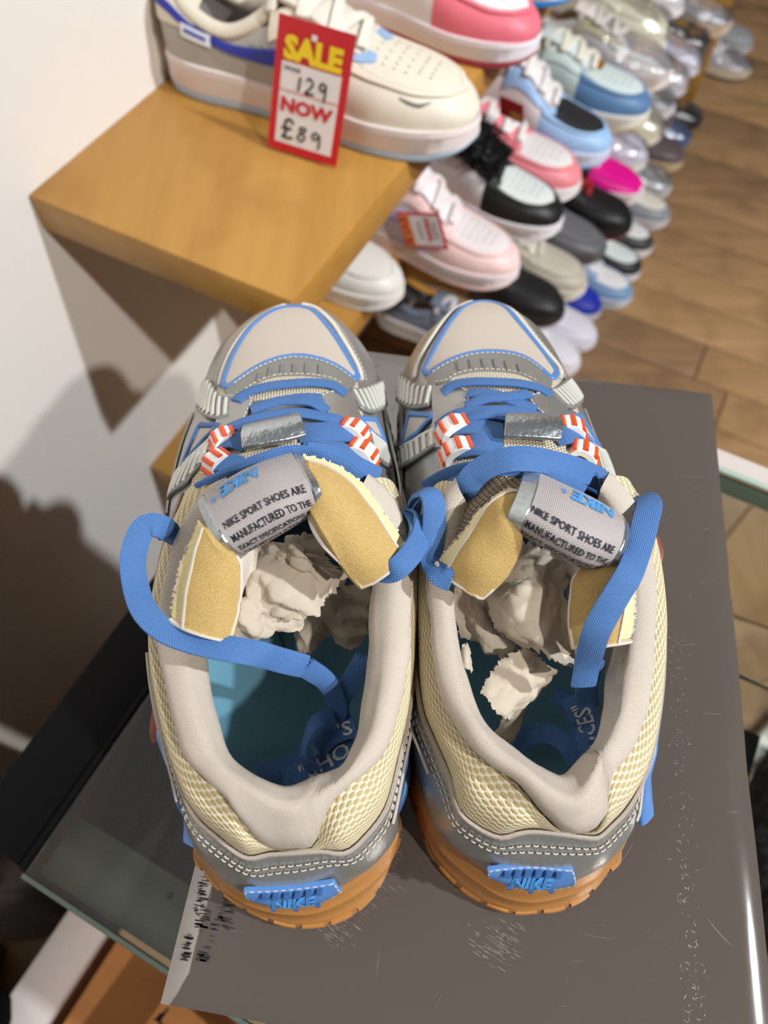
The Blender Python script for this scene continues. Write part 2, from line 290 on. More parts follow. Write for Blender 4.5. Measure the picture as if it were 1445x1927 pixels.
 'R_band_out_top': [[0.2206,0.222],[0.2221,0.256],[0.2281,0.322],[0.2361,0.404],[0.2436,0.485]],
 'R_band_out_bot': [[0.2108,0.293],[0.2112,0.332],[0.2135,0.375],[0.2215,0.469],[0.2372,0.641]],
 'L_tri_out': [[0.2051,-0.421],[0.198,-0.265],[0.1886,-0.386],[0.1821,-0.501]],
 'L_tri_in': [[0.2043,0.388],[0.2121,0.544],[0.206,0.585],[0.1988,0.613],[0.1986,0.496]],
 'R_tri_in': [[0.2217,-0.644],[0.2066,-0.416],[0.2021,-0.553],[0.2057,-0.761],[0.214,-0.706]],
 'R_tri_out': [[0.2023,0.291],[0.2082,0.406],[0.1971,0.45],[0.1896,0.495],[0.1889,0.418],[0.1943,0.346]],
 'L_side_out_top': [[0.1824,-0.562],[0.1837,-0.445],[0.1868,-0.36],[0.1911,-0.292]],
 'L_side_out_bot': [[0.1768,-0.723],[0.1695,-0.481],[0.1722,-0.38],[0.1776,-0.311]],
 'L_side_in_top': [[0.1986,0.462],[0.1976,0.503],[0.1977,0.56],[0.198,0.609]],
 'L_side_in_bot': [[0.1824,0.474],[0.1825,0.525],[0.1826,0.572],[0.1855,0.634]],
 'R_side_in_top': [[0.2114,-0.852],[0.2003,-0.635],[0.1978,-0.511],[0.1963,-0.398]],
 'R_side_in_bot': [[0.1938,-0.805],[0.1866,-0.617],[0.1852,-0.5],[0.1856,-0.405]],
 'R_side_out_top': [[0.1864,0.405],[0.187,0.445],[0.1885,0.499],[0.1938,0.606]],
 'R_side_out_bot': [[0.1723,0.406],[0.1706,0.459],[0.1706,0.538],[0.1738,0.651]],
 'L_stay_out_a': [[0.2189,-0.188],[0.213,-0.117],[0.2011,-0.134],[0.1903,-0.148],[0.1796,-0.15]],
 'L_stay_out_b': [[0.224,-0.326],[0.2173,-0.312],[0.2024,-0.288],[0.1953,-0.309],[0.1835,-0.321]],
 'L_stay_in_a': [[0.2223,0.311],[0.2163,0.173],[0.2035,0.184],[0.1953,0.242],[0.1851,0.284]],
 'L_stay_in_b': [[0.2234,0.361],[0.215,0.378],[0.2061,0.401],[0.1963,0.42],[0.1857,0.461]],
 'R_stay_in_a': [[0.2278,-0.327],[0.2167,-0.171],[0.2035,-0.207],[0.1916,-0.269],[0.1815,-0.339]],
 'R_stay_in_b': [[0.2286,-0.401],[0.2166,-0.41],[0.2052,-0.411],[0.1971,-0.439],[0.1891,-0.508]],
 'R_stay_out_a': [[0.2183,0.216],[0.2124,0.093],[0.2012,0.116],[0.1922,0.201],[0.1829,0.228]],
 'R_stay_out_b': [[0.2196,0.257],[0.2106,0.299],[0.2002,0.285],[0.1931,0.309],[0.1858,0.347]],
 'L_pipe_out': [[0.2352,-0.366],[0.2442,-0.388],[0.2636,-0.364],[0.2811,-0.299],[0.2954,-0.206],[0.3081,-0.059]],
 'L_pipe_in': [[0.2431,0.479],[0.2521,0.46],[0.2705,0.36],[0.2908,0.302],[0.3046,0.217],[0.3094,0.086]],
 'R_pipe_in': [[0.2476,-0.576],[0.2563,-0.555],[0.2704,-0.463],[0.2873,-0.389],[0.3052,-0.343],[0.3171,-0.157]],
 'R_pipe_out': [[0.2418,0.397],[0.2522,0.437],[0.2643,0.352],[0.2796,0.28],[0.2979,0.235],[0.3153,0.202]],
 'L_lace_r1': [[0.2131,-0.193],[0.2173,-0.155],[0.2199,-0.078],[0.2216,0.009],[0.2233,0.133],[0.2235,0.232],[0.2199,0.309]],
 'L_lace_r2': [[0.204,-0.108],[0.2064,-0.038],[0.2093,0.039],[0.2124,0.162]],
 'L_lace_r2b': [[0.2077,0.013],[0.2056,0.104],[0.2014,0.183]],
 'L_lace_r3': [[0.193,-0.202],[0.1952,-0.103],[0.1979,-0.011],[0.1984,0.056],[0.1974,0.158],[0.1979,0.265]],
 'L_lace_r4R': [[0.186,0.061],[0.1863,0.174],[0.1912,0.34]],
 'L_lace_r4L': [[0.1851,-0.23],[0.183,-0.157],[0.1804,-0.102]],
 'L_lace_r5R': [[0.1754,0.078],[0.176,0.22],[0.1766,0.366]],
 'L_lace_r5L': [[0.1712,-0.242],[0.1692,-0.17],[0.1677,-0.124]],
 'R_lace_r1': [[0.2206,-0.327],[0.2232,-0.24],[0.2213,-0.069],[0.2205,0.055],[0.219,0.156],[0.2157,0.208]],
 'R_lace_r2': [[0.2145,-0.173],[0.2107,-0.046],[0.2057,0.01],[0.2009,0.098]],
 'R_lace_r2b': [[0.2031,-0.19],[0.2058,-0.086],[0.207,-0.007],[0.2123,0.084]],
 'R_lace_r3': [[0.1967,-0.388],[0.1994,-0.263],[0.1981,-0.095],[0.1979,0.014],[0.1948,0.103],[0.1945,0.235]],
 'R_lace_r3b': [[0.1944,-0.199],[0.1938,-0.064],[0.1926,0.02]],
 'R_lace_r4L': [[0.1907,-0.282],[0.1875,-0.144],[0.1853,-0.034]],
 'R_lace_r4': [[0.1821,-0.19],[0.1821,-0.112],[0.181,-0.038]],
 'R_lace_r4R': [[0.1832,0.137],[0.1853,0.203],[0.1901,0.278]],
 'R_lace_r5L': [[0.1755,-0.261],[0.1737,-0.149],[0.171,-0.052]],
 'L_tag': [[0.1857,-0.103],[0.1889,-0.018],[0.1922,0.049],[0.1717,-0.1],[0.1745,-0.004],[0.1783,0.081]],
 'R_tag': [[0.1898,-0.022],[0.1902,0.05],[0.1904,0.152],[0.1751,-0.04],[0.1747,0.032],[0.1748,0.135]],
 'L_eye0': [[0.1885,-0.167],[0.1841,-0.274]],
 'L_eye1': [[0.1761,-0.186],[0.1683,-0.28]],
 'L_eye2': [[0.195,0.263],[0.1882,0.407]],
 'L_eye3': [[0.1825,0.3],[0.1749,0.453]],
 'R_eye0': [[0.1929,-0.194],[0.1875,-0.374]],
 'R_eye1': [[0.1772,-0.185],[0.1732,-0.357]],
 'R_eye2': [[0.1927,0.201],[0.1906,0.337]],
 'R_eye3': [[0.1778,0.223],[0.1728,0.36]],
 'L_lace_long': [[-0.076,0.1508,0.108],[-0.0665,0.151,0.116],[-0.0559,0.15,0.126],[-0.046,0.1509,0.131],[-0.0383,0.1532,0.132],[-0.0314,0.1542,0.131],[-0.0236,0.1528,0.129],[-0.0165,0.1518,0.125],[-0.01,0.1494,0.119],[-0.0055,0.148,0.113]],
 'L_lace_long2': [[-0.0311,0.1567,0.128],[-0.0207,0.1589,0.122],[-0.0103,0.1573,0.117],[-0.0028,0.1569,0.111]],
 'L_loop': [[-0.0864,0.1294,0.1],[-0.0849,0.1284,0.112],[-0.0873,0.1276,0.118],[-0.091,0.1263,0.119],[-0.093,0.1212,0.119],[-0.0935,0.1129,0.118],[-0.0914,0.1036,0.116],[-0.0857,0.093,0.116],[-0.0774,0.0864,0.114],[-0.0675,0.0835,0.112],[-0.0538,0.0816,0.111],[-0.0446,0.0817,0.106],[-0.0372,0.0824,0.097],[-0.029,0.0825,0.09]],
 'L_drop': [[-0.029,0.0825,0.09],[-0.0217,0.0812,0.075],[-0.0179,0.0774,0.062],[-0.0176,0.073,0.052],[-0.0204,0.0692,0.045]],
 'L_drop2': [[-0.0057,0.0898,0.08],[-0.0111,0.0832,0.07],[-0.0158,0.078,0.06],[-0.0163,0.073,0.052],[-0.0126,0.0666,0.046]],
 'L_ring': [[-0.0186,0.0703,0.056],[-0.0243,0.0687,0.06],[-0.0282,0.0632,0.06],[-0.0297,0.0559,0.055],[-0.0263,0.0512,0.05]],
 'L_word1': [[-0.0091,0.0689,0.052],[-0.0186,0.0656,0.05],[-0.0253,0.0599,0.048]],
 'L_word2': [[-0.0098,0.0633,0.046],[-0.0182,0.0566,0.046],[-0.0285,0.0513,0.044],[-0.0388,0.0476,0.042]],
 'L_floor': [[-0.0272,0.0558,0.042],[-0.0394,0.0531,0.041],[-0.0498,0.0496,0.04]],
 'L_right_end': [[-0.0004,0.1145,0.11],[0.0047,0.1123,0.117],[0.0101,0.1177,0.118],[0.0143,0.127,0.115],[0.0148,0.1355,0.113],[0.0122,0.1427,0.106]],
 'R_loop_a': [[0.0035,0.1149,0.112],[0.0071,0.116,0.115],[0.0116,0.1229,0.114],[0.0134,0.1298,0.114],[0.0128,0.1381,0.11],[0.0103,0.1445,0.104]],
 'R_loop_b': [[0.0146,0.1488,0.1],[0.0124,0.1471,0.11],[0.0143,0.1457,0.118],[0.0172,0.144,0.121],[0.0191,0.14,0.121],[0.0197,0.1336,0.117],[0.0193,0.1267,0.112],[0.0195,0.121,0.108],[0.0222,0.1134,0.112],[0.0265,0.1107,0.113]],
 'R_side': [[0.106,0.1524,0.105],[0.1054,0.149,0.114],[0.1042,0.1423,0.12],[0.1003,0.1331,0.123],[0.0953,0.1211,0.125],[0.0881,0.1077,0.131],[0.0832,0.1002,0.129],[0.0795,0.0943,0.125],[0.0767,0.0888,0.12],[0.0766,0.0846,0.111],[0.078,0.0818,0.099],[0.0788,0.0784,0.09]],
 'R_drop': [[0.0827,0.0865,0.092],[0.0848,0.0854,0.078],[0.0871,0.0827,0.065],[0.0902,0.079,0.055]],
 'R_word': [[0.0831,0.0823,0.06],[0.0868,0.077,0.056],[0.0898,0.0712,0.05],[0.089,0.0634,0.045]],
 'R_curve': [[0.059,0.0631,0.042],[0.0657,0.0686,0.044],[0.0744,0.0692,0.046],[0.0814,0.0646,0.046],[0.0854,0.0588,0.044]],
 'R_edge': [[0.077,0.0851,0.052],[0.0825,0.0811,0.052],[0.0864,0.0743,0.05],[0.0876,0.067,0.047],[0.0868,0.0604,0.044]],
 'R_arch': [[0.0305,0.1458,0.116],[0.0321,0.1469,0.122],[0.0355,0.1499,0.127],[0.0408,0.1517,0.131],[0.0481,0.1523,0.134],[0.0568,0.1532,0.133],[0.067,0.154,0.129],[0.0783,0.1559,0.122],[0.0878,0.1584,0.113],[0.0959,0.1602,0.104]],
 'R_thin': [[0.0443,0.151,0.131],[0.0528,0.1504,0.131],[0.0609,0.1491,0.129],[0.0678,0.1478,0.126],[0.0785,0.148,0.118]],
 'R_low': [[0.0177,0.159,0.1],[0.0245,0.1593,0.108],[0.0315,0.1591,0.114],[0.0404,0.1571,0.12],[0.0464,0.1565,0.124]],
 'L_label': [[[-0.0685,0.1372,0.124],[-0.0582,0.1436,0.128],[-0.0478,0.1482,0.131],[-0.0361,0.153,0.132]],[[-0.0642,0.1282,0.131],[-0.0533,0.1342,0.136],[-0.0426,0.1386,0.139],[-0.0313,0.1413,0.139]],[[-0.0584,0.1181,0.134],[-0.0486,0.1235,0.138],[-0.0382,0.1282,0.141],[-0.027,0.1325,0.141]],[[-0.0548,0.1143,0.13],[-0.0449,0.1185,0.134],[-0.0352,0.1232,0.137],[-0.0252,0.1298,0.136]],[[-0.0532,0.1154,0.122],[-0.0439,0.1194,0.125],[-0.0347,0.1243,0.128],[-0.0256,0.1319,0.127]],[[-0.0535,0.1207,0.112],[-0.0442,0.1254,0.115],[-0.0354,0.1301,0.118],[-0.0274,0.1365,0.117]]],
 'R_label': [[[0.059,0.1479,0.13],[0.069,0.1419,0.131],[0.0801,0.1371,0.129],[0.09,0.1339,0.124]],[[0.056,0.1378,0.137],[0.0657,0.1326,0.138],[0.0764,0.1284,0.136],[0.088,0.1266,0.131]],[[0.0529,0.1289,0.14],[0.062,0.1231,0.141],[0.0724,0.119,0.139],[0.0856,0.1191,0.133]],[[0.0506,0.1234,0.139],[0.0598,0.1174,0.139],[0.0705,0.1139,0.136],[0.083,0.1142,0.13]],[[0.0503,0.1233,0.131],[0.0601,0.1169,0.131],[0.071,0.1128,0.128],[0.0813,0.1136,0.122]],[[0.0539,0.1295,0.118],[0.0639,0.1235,0.118],[0.0751,0.1197,0.115],[0.0844,0.1201,0.11]]],
 'L_foamA': [[[-0.0675,0.1241,0.127],[-0.0622,0.1183,0.13],[-0.0576,0.1125,0.13],[-0.0549,0.1111,0.127]],[[-0.0708,0.1159,0.124],[-0.0639,0.1116,0.128],[-0.0575,0.1093,0.128],[-0.0532,0.1088,0.124]],[[-0.0732,0.1083,0.12],[-0.0652,0.1051,0.124],[-0.0581,0.1028,0.124],[-0.0532,0.1027,0.119]],[[-0.0748,0.1008,0.116],[-0.0672,0.0977,0.12],[-0.0596,0.0959,0.119],[-0.0542,0.0965,0.114]],[[-0.0759,0.0924,0.111],[-0.068,0.0883,0.113],[-0.0611,0.0864,0.112],[-0.0556,0.0868,0.108]]],
 'L_foamB': [[[-0.0312,0.1497,0.134],[-0.0294,0.1442,0.136],[-0.0271,0.1392,0.136],[-0.0238,0.1355,0.134]],[[-0.0238,0.1496,0.131],[-0.023,0.1409,0.135],[-0.0231,0.133,0.136],[-0.0254,0.1293,0.133]],[[-0.015,0.1478,0.126],[-0.015,0.1357,0.132],[-0.0175,0.1273,0.134],[-0.023,0.1217,0.131]],[[-0.0066,0.1421,0.121],[-0.0093,0.1297,0.127],[-0.0128,0.1211,0.128],[-0.0181,0.1168,0.124]],[[0.0002,0.1343,0.116],[-0.0023,0.1224,0.121],[-0.0072,0.1152,0.121],[-0.013,0.1126,0.117]],[[0.0075,0.1256,0.111],[0.0039,0.1172,0.114],[-0.002,0.1122,0.113],[-0.0079,0.1101,0.109]]],
 'R_foamA': [[[0.0535,0.1444,0.126],[0.0543,0.1402,0.128],[0.0514,0.1354,0.128],[0.0468,0.1314,0.125]],[[0.0454,0.1403,0.128],[0.0454,0.1337,0.132],[0.0457,0.1282,0.133],[0.0464,0.1253,0.13]],[[0.0392,0.1361,0.123],[0.0406,0.1294,0.129],[0.0443,0.1235,0.131],[0.0494,0.122,0.128]],[[0.0332,0.1301,0.118],[0.0359,0.1228,0.124],[0.0414,0.1184,0.125],[0.0488,0.1185,0.122]],[[0.0279,0.1248,0.113],[0.032,0.1167,0.118],[0.0378,0.1128,0.118],[0.0452,0.1128,0.115]],[[0.0227,0.1194,0.108],[0.0276,0.1137,0.11],[0.0336,0.1094,0.109],[0.0383,0.1078,0.107]]],
 'R_foamB': [[[0.0931,0.1246,0.117],[0.0893,0.1201,0.12],[0.0851,0.1159,0.12],[0.081,0.1143,0.117]],[[0.0923,0.1158,0.119],[0.0864,0.1106,0.123],[0.0797,0.1088,0.123],[0.074,0.11,0.118]],[[0.0932,0.108,0.115],[0.086,0.1037,0.119],[0.0789,0.1024,0.118],[0.0726,0.1046,0.114]],[[0.0934,0.1002,0.111],[0.0859,0.0973,0.114],[0.0788,0.0959,0.113],[0.0723,0.0972,0.109]],[[0.0923,0.0917,0.106],[0.0852,0.09,0.108],[0.0789,0.089,0.107],[0.0738,0.0902,0.103]]],
 'L_lining': [[[-0.0564,0.1144,0.121],[-0.0528,0.1183,0.117],[-0.0499,0.1237,0.108]],[[-0.0543,0.1103,0.117],[-0.0525,0.1136,0.11],[-0.0521,0.1192,0.098]],[[-0.0544,0.1031,0.112],[-0.0543,0.1065,0.102],[-0.0557,0.1123,0.088]],[[-0.0556,0.0954,0.106],[-0.0562,0.0992,0.096],[-0.0581,0.1045,0.082]],[[-0.0573,0.0895,0.101],[-0.0577,0.0933,0.092],[-0.0595,0.0986,0.078]]],
 'R_lining': [[[0.0807,0.1138,0.119],[0.0755,0.1163,0.115],[0.0722,0.1228,0.108]],[[0.075,0.1113,0.116],[0.0747,0.1137,0.108],[0.0758,0.1194,0.095]],[[0.0732,0.1055,0.112],[0.0748,0.1088,0.102],[0.0773,0.1138,0.088]],[[0.0729,0.098,0.107],[0.0752,0.1014,0.096],[0.0783,0.1059,0.082]],[[0.0744,0.0908,0.101],[0.0775,0.0917,0.092],[0.0806,0.0925,0.08]]],
 'R_knit': [[[0.0549,0.1457,0.129],[0.0456,0.1484,0.127],[0.0404,0.1497,0.121]],[[0.0511,0.1431,0.128],[0.0421,0.1444,0.124],[0.0349,0.1468,0.115]],[[0.0456,0.1421,0.125],[0.0357,0.1391,0.119],[0.0305,0.1412,0.107]],[[0.0393,0.1378,0.12],[0.0316,0.1335,0.113],[0.0283,0.1367,0.1]],[[0.0336,0.1317,0.115],[0.0274,0.1278,0.107],[0.0263,0.132,0.095]],[[0.0279,0.1263,0.11],[0.0239,0.124,0.102],[0.0238,0.1284,0.09]]],
 'L_pap0': [[[-0.0543,0.134,0.085],[-0.0436,0.1347,0.1],[-0.0328,0.1357,0.106],[-0.0247,0.1353,0.1]],[[-0.0552,0.1261,0.085],[-0.0444,0.1251,0.1],[-0.0317,0.1243,0.108],[-0.0188,0.124,0.1]],[[-0.0535,0.1206,0.08],[-0.0409,0.1181,0.095],[-0.0282,0.1168,0.103],[-0.0136,0.1181,0.093]],[[-0.0436,0.1183,0.07],[-0.0354,0.1108,0.082],[-0.0265,0.1108,0.085],[-0.0133,0.1201,0.075]]],
 'L_pap1': [[[-0.057,0.1052,0.085],[-0.0544,0.1106,0.09],[-0.0481,0.1164,0.09],[-0.0424,0.1226,0.085]],[[-0.0576,0.0997,0.085],[-0.0499,0.1036,0.092],[-0.0438,0.1082,0.09],[-0.0386,0.1163,0.082]],[[-0.0567,0.0934,0.083],[-0.0489,0.098,0.088],[-0.042,0.1026,0.086],[-0.0359,0.1114,0.078]],[[-0.0576,0.0866,0.085],[-0.0504,0.0937,0.08],[-0.0436,0.1,0.078],[-0.0349,0.1127,0.07]]],
 'L_pap2': [[[-0.034,0.1258,0.06],[-0.0222,0.1247,0.066],[-0.0129,0.127,0.066],[-0.0041,0.1309,0.06]],[[-0.0376,0.1175,0.055],[-0.0257,0.1171,0.062],[-0.0146,0.1205,0.062],[-0.0044,0.1243,0.056]],[[-0.0383,0.1093,0.05],[-0.0266,0.1114,0.056],[-0.0153,0.1118,0.056],[-0.0061,0.1184,0.05]],[[-0.0364,0.1057,0.046],[-0.0257,0.1067,0.05],[-0.0161,0.106,0.05],[-0.0078,0.1106,0.046]]],
 'R_pap0': [[[0.0505,0.1298,0.09],[0.056,0.1351,0.098],[0.0666,0.1317,0.1],[0.0756,0.13,0.095]],[[0.0475,0.1185,0.095],[0.0536,0.1176,0.105],[0.061,0.1174,0.106],[0.0742,0.1147,0.098]],[[0.0432,0.1136,0.09],[0.05,0.1064,0.104],[0.0605,0.1051,0.104],[0.0766,0.1034,0.093]],[[0.0486,0.103,0.085],[0.0541,0.096,0.098],[0.0639,0.0947,0.098],[0.0783,0.0962,0.086]],[[0.0599,0.0976,0.08],[0.0637,0.0911,0.09],[0.0703,0.0874,0.09],[0.0813,0.0907,0.078]]],
 'R_pap1': [[[0.0308,0.1228,0.08],[0.0375,0.1186,0.086],[0.0431,0.117,0.086],[0.0497,0.1162,0.08]],[[0.0344,0.1138,0.076],[0.0391,0.1094,0.083],[0.0455,0.1071,0.083],[0.0527,0.1057,0.078]],[[0.0354,0.1065,0.072],[0.0412,0.1028,0.078],[0.0475,0.1005,0.078],[0.0567,0.1003,0.072]],[[0.0419,0.1019,0.066],[0.0466,0.0965,0.072],[0.0514,0.0942,0.072],[0.0601,0.0981,0.066]]],
 'R_pap2': [[[0.0606,0.0964,0.08],[0.0641,0.0943,0.078],[0.068,0.0924,0.074],[0.0728,0.0906,0.068]],[[0.0534,0.0936,0.079],[0.0576,0.0903,0.077],[0.0635,0.0873,0.074],[0.0707,0.0857,0.066]],[[0.0471,0.0879,0.077],[0.0518,0.0839,0.076],[0.0578,0.0804,0.072],[0.0657,0.0787,0.064]],[[0.0415,0.0794,0.074],[0.0448,0.0753,0.072],[0.0492,0.0724,0.068],[0.0553,0.0717,0.06]]],
 'R_pap3': [[[0.0753,0.0906,0.062],[0.0729,0.0875,0.064],[0.0708,0.0863,0.062]],[[0.0695,0.0844,0.06],[0.0662,0.0818,0.063],[0.0628,0.0825,0.06]],[[0.0629,0.079,0.058],[0.0605,0.0758,0.061],[0.0571,0.0764,0.058]],[[0.0597,0.0716,0.055],[0.0559,0.0708,0.058],[0.0523,0.0698,0.055]],[[0.0566,0.065,0.052],[0.0531,0.0653,0.054],[0.0498,0.0672,0.052]]],
 'R_pap4': [[[0.0326,0.0939,0.086],[0.0342,0.0943,0.086],[0.0363,0.0947,0.084]],[[0.0325,0.0899,0.086],[0.0343,0.0897,0.087],[0.0362,0.0907,0.084]],[[0.0339,0.0845,0.086],[0.0346,0.0842,0.086],[0.036,0.084,0.084]]],
 'L_emb_top': [[-0.0485,0.0069,0.052],[-0.0394,0.0075,0.052],[-0.031,0.0083,0.052],[-0.0219,0.0095,0.052],[-0.0153,0.0106,0.052]],
 'L_emb_bot': [[-0.0464,0.0047,0.04],[-0.0389,0.0024,0.04],[-0.0302,0.0026,0.04],[-0.0202,0.0045,0.04],[-0.0128,0.0085,0.04]],
 'R_emb_top': [[0.0449,0.0165,0.052],[0.0535,0.0178,0.052],[0.062,0.0184,0.052],[0.0713,0.0179,0.052],[0.0771,0.0174,0.052]],
 'R_emb_bot': [[0.0474,0.0154,0.04],[0.0528,0.0127,0.04],[0.0623,0.0112,0.04],[0.0718,0.0116,0.04],[0.08,0.0131,0.04]],
 'L_clip_out': [[-0.0906,0.0636,0.055],[-0.0893,0.0596,0.055],[-0.0875,0.0554,0.053],[-0.084,0.0488,0.051],[-0.0805,0.0425,0.049],[-0.0777,0.0377,0.046],[-0.0756,0.0325,0.044],[-0.0747,0.0274,0.041],[-0.0747,0.0226,0.038]],
 'L_clip_in': [[0.0138,0.074,0.055],[0.0132,0.0682,0.054],[0.0115,0.0596,0.053],[0.0096,0.0512,0.05],[0.0074,0.0425,0.047],[0.006,0.0357,0.043],[0.0052,0.0287,0.038]],
 'R_clip_in': [[0.0174,0.0778,0.055],[0.0189,0.0699,0.055],[0.0222,0.0616,0.053],[0.0256,0.0544,0.05],[0.0279,0.0481,0.047],[0.0297,0.043,0.043],[0.0318,0.036,0.038]],
 'R_clip_out': [[0.118,0.0739,0.055],[0.1171,0.0698,0.055],[0.1162,0.0642,0.053],[0.1143,0.058,0.052],[0.1129,0.0529,0.05],[0.1125,0.0475,0.047],[0.1129,0.0424,0.043],[0.1142,0.0373,0.038]],
 'L_tab': [[-0.0925,0.0708,0.058],[-0.0927,0.0642,0.056],[-0.0913,0.0595,0.054]],
 'R_tab': [[0.1231,0.1521,0.074],[0.1241,0.1456,0.073],[0.1222,0.1397,0.072]]}
# ---- the surface of the two runners (metres; l = distance from the heel, t = -1..1 over the top) ----
DL = [.10, .14, .18, .21, .24, .265, .285, .30, .312, .320, .325]
DZ = [.105, .105, .097, .088, .077, .068, .062, .057, .050, .043, .034]
ZB = .018
FIT = {
 'L': dict(o=(-.0326, -.004), a=-.0797, s=1.028,
   wl=[.0582, .0597, .0613, .0596, .0551, .0531, .0484, .0385, .0287, .0187, .0056],
   wr=[.0542, .0553, .057, .0546, .0518, .0509, .0448, .0356, .0277, .0179, .0049]),
 'R': dict(o=(.0609, .0035), a=-.0166, s=1.0175,
   wl=[.0491, .0499, .0509, .0506, .0505, .0494, .0434, .0334, .0242, .015, .0045],
   wr=[.0586, .0602, .0600, .0565, .0533, .0495, .0447, .0380, .0262, .0168, .005])}

def crspl(xs, ys, x):
    xs = np.asarray(xs, float); ys = np.asarray(ys, float)
    d = np.diff(ys)/np.diff(xs); m = np.empty(len(xs)); m[0] = d[0]; m[-1] = d[-1]
    for i in range(1, len(xs)-1):
        m[i] = 0 if d[i-1]*d[i] <= 0 else 2*d[i-1]*d[i]/(d[i-1]+d[i])
    x = np.clip(x, xs[0], xs[-1]); i = np.clip(np.searchsorted(xs, x)-1, 0, len(xs)-2)
    h = xs[i+1]-xs[i]; t = (x-xs[i])/h
    return (2*t**3-3*t**2+1)*ys[i]+(t**3-2*t**2+t)*h*m[i]+(-2*t**3+3*t**2)*ys[i+1]+(t**3-t**2)*h*m[i+1]

def dome(l, t, side):
    F = FIT[side]; l = np.clip(np.asarray(l, float), .1, .3249); t = np.clip(np.asarray(t, float), -1, 1)
    w = np.where(t < 0, crspl(DL, F['wl'], l), crspl(DL, F['wr'], l)); zt = crspl(DL, DZ, l)
    th = t*np.pi/2
    x = w*np.sign(np.sin(th))*np.abs(np.sin(th))**.8
    z = ZB+(zt-ZB)*np.abs(np.cos(th))**.72
    y = l*F['s']; a = F['a']; c, s = np.cos(a), np.sin(a)
    return np.stack([F['o'][0]+c*x+s*y, F['o'][1]-s*x+c*y, z], -1)

def dome_n(l, t, side):
    e = 8e-4
    l = np.clip(np.asarray(l, float), .1015, .3235); t = np.clip(np.asarray(t, float), -.985, .985)
    a = dome(l+e, t, side)-dome(l-e, t, side); b = dome(l, t+.006, side)-dome(l, t-.006, side)
    n = np.cross(b, a); n /= np.linalg.norm(n, axis=-1, keepdims=True)+1e-12
    return n

def dome_off(l, t, side, off):
    return dome(l, t, side)+dome_n(l, t, side)*np.asarray(off)[..., None]
# ------------------------------------------------------------------ materials of the shop
def wood_mat(name, c1, c2, c3, sc=1.0, rough=.45, axis='Y'):
    t = NT(name); v = t.obj()
    st = (3.0*sc, 34*sc, 34*sc) if axis == 'X' else (34*sc, 3.0*sc, 34*sc)
    a = t.noise(t.scale(v, st), 1.0, 5, .6); b = t.noise(v, 9*sc, 3); k = t.noise(t.scale(v, (st[0]*4, st[1]*4, st[2]*4)), 1.0, 2)
    m = t.mix(t.ramp(a, .3, .7), lin(c1), lin(c2)); m = t.mix(t.ramp(b, .5, .8, 0, .75), m, lin(c3))
    t.set(Base_Color=m, Roughness=t.ramp(k, .2, .8, rough-.1, rough+.15)); t.bump(k, .0006, .35); return t.m
M_wall = plain('painted_plaster', (236, 231, 225), .85, 0, 60, .02, .0004)
M_shelf = wood_mat('stained_pine', (172, 124, 54), (190, 142, 68), (152, 104, 38), 1.0, .42)
M_oak = wood_mat('oiled_oak', (150, 116, 80), (172, 136, 98), (112, 84, 56), 1.0, .5, 'X')
M_oak2 = wood_mat('oiled_oak_dark', (132, 102, 72), (156, 122, 88), (104, 78, 54), 1.1, .5, 'X')
M_oak3 = wood_mat('oiled_oak_pale', (162, 126, 86), (182, 144, 102), (130, 98, 64), .9, .5, 'X')
M_dark = plain('dark_subfloor', (28, 22, 18), .9)
t = NT('glass_pane'); t.set(Base_Color=(.86, .95, .91, 1), Roughness=.02, IOR=1.45); t.b.inputs['Transmission Weight'].default_value = 1.0; M_glass = t.m
M_glassedge = plain('ground_glass_edge', (168, 196, 182), .35, 0, 200, .1, 0)
M_rail = plain('black_rail', (12, 12, 15), .6, 0, 90, .1, .0002, 0.0, .12)
M_plate = plain('frosted_plate', (92, 91, 82), .55, 0, 30, .08, .0003)
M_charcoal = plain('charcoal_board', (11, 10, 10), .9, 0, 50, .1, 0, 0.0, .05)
M_frontedge = plain('dull_glass_edge', (84, 98, 88), .35, 0, 200, .1, 0)
M_screw = plain('screw_steel', (52, 48, 44), .4, .8)
M_card = plain('brown_cardboard', (176, 118, 66), .85, 0, 80, .08, .0005)
M_cardw = plain('white_cardboard', (206, 196, 192), .8, 0, 80, .05, .0003)
M_ink = plain('black_ink', (26, 22, 20), .8, 0, 100, .1, 0)
M_cloth = plain('black_cloth', (7, 7, 8), .95, 0, 400, .3, .0008, 0.0, .1)
M_vinyl = plain('black_vinyl', (8, 8, 9), .28, 0, 60, .2, .0015)
t = NT('camouflage_cloth'); nz = t.noise(t.obj(), 26, 2); n2 = t.noise(t.scale(t.obj(), (1.3, .8, 1.1)), 33, 2)
cm = t.mix(t.ramp(nz, .5, .53), lin((70, 64, 40)), lin((24, 24, 20))); cm = t.mix(t.ramp(n2, .56, .59), cm, lin((104, 92, 60))); t.set(Base_Color=cm, Roughness=.95); M_camo = t.m

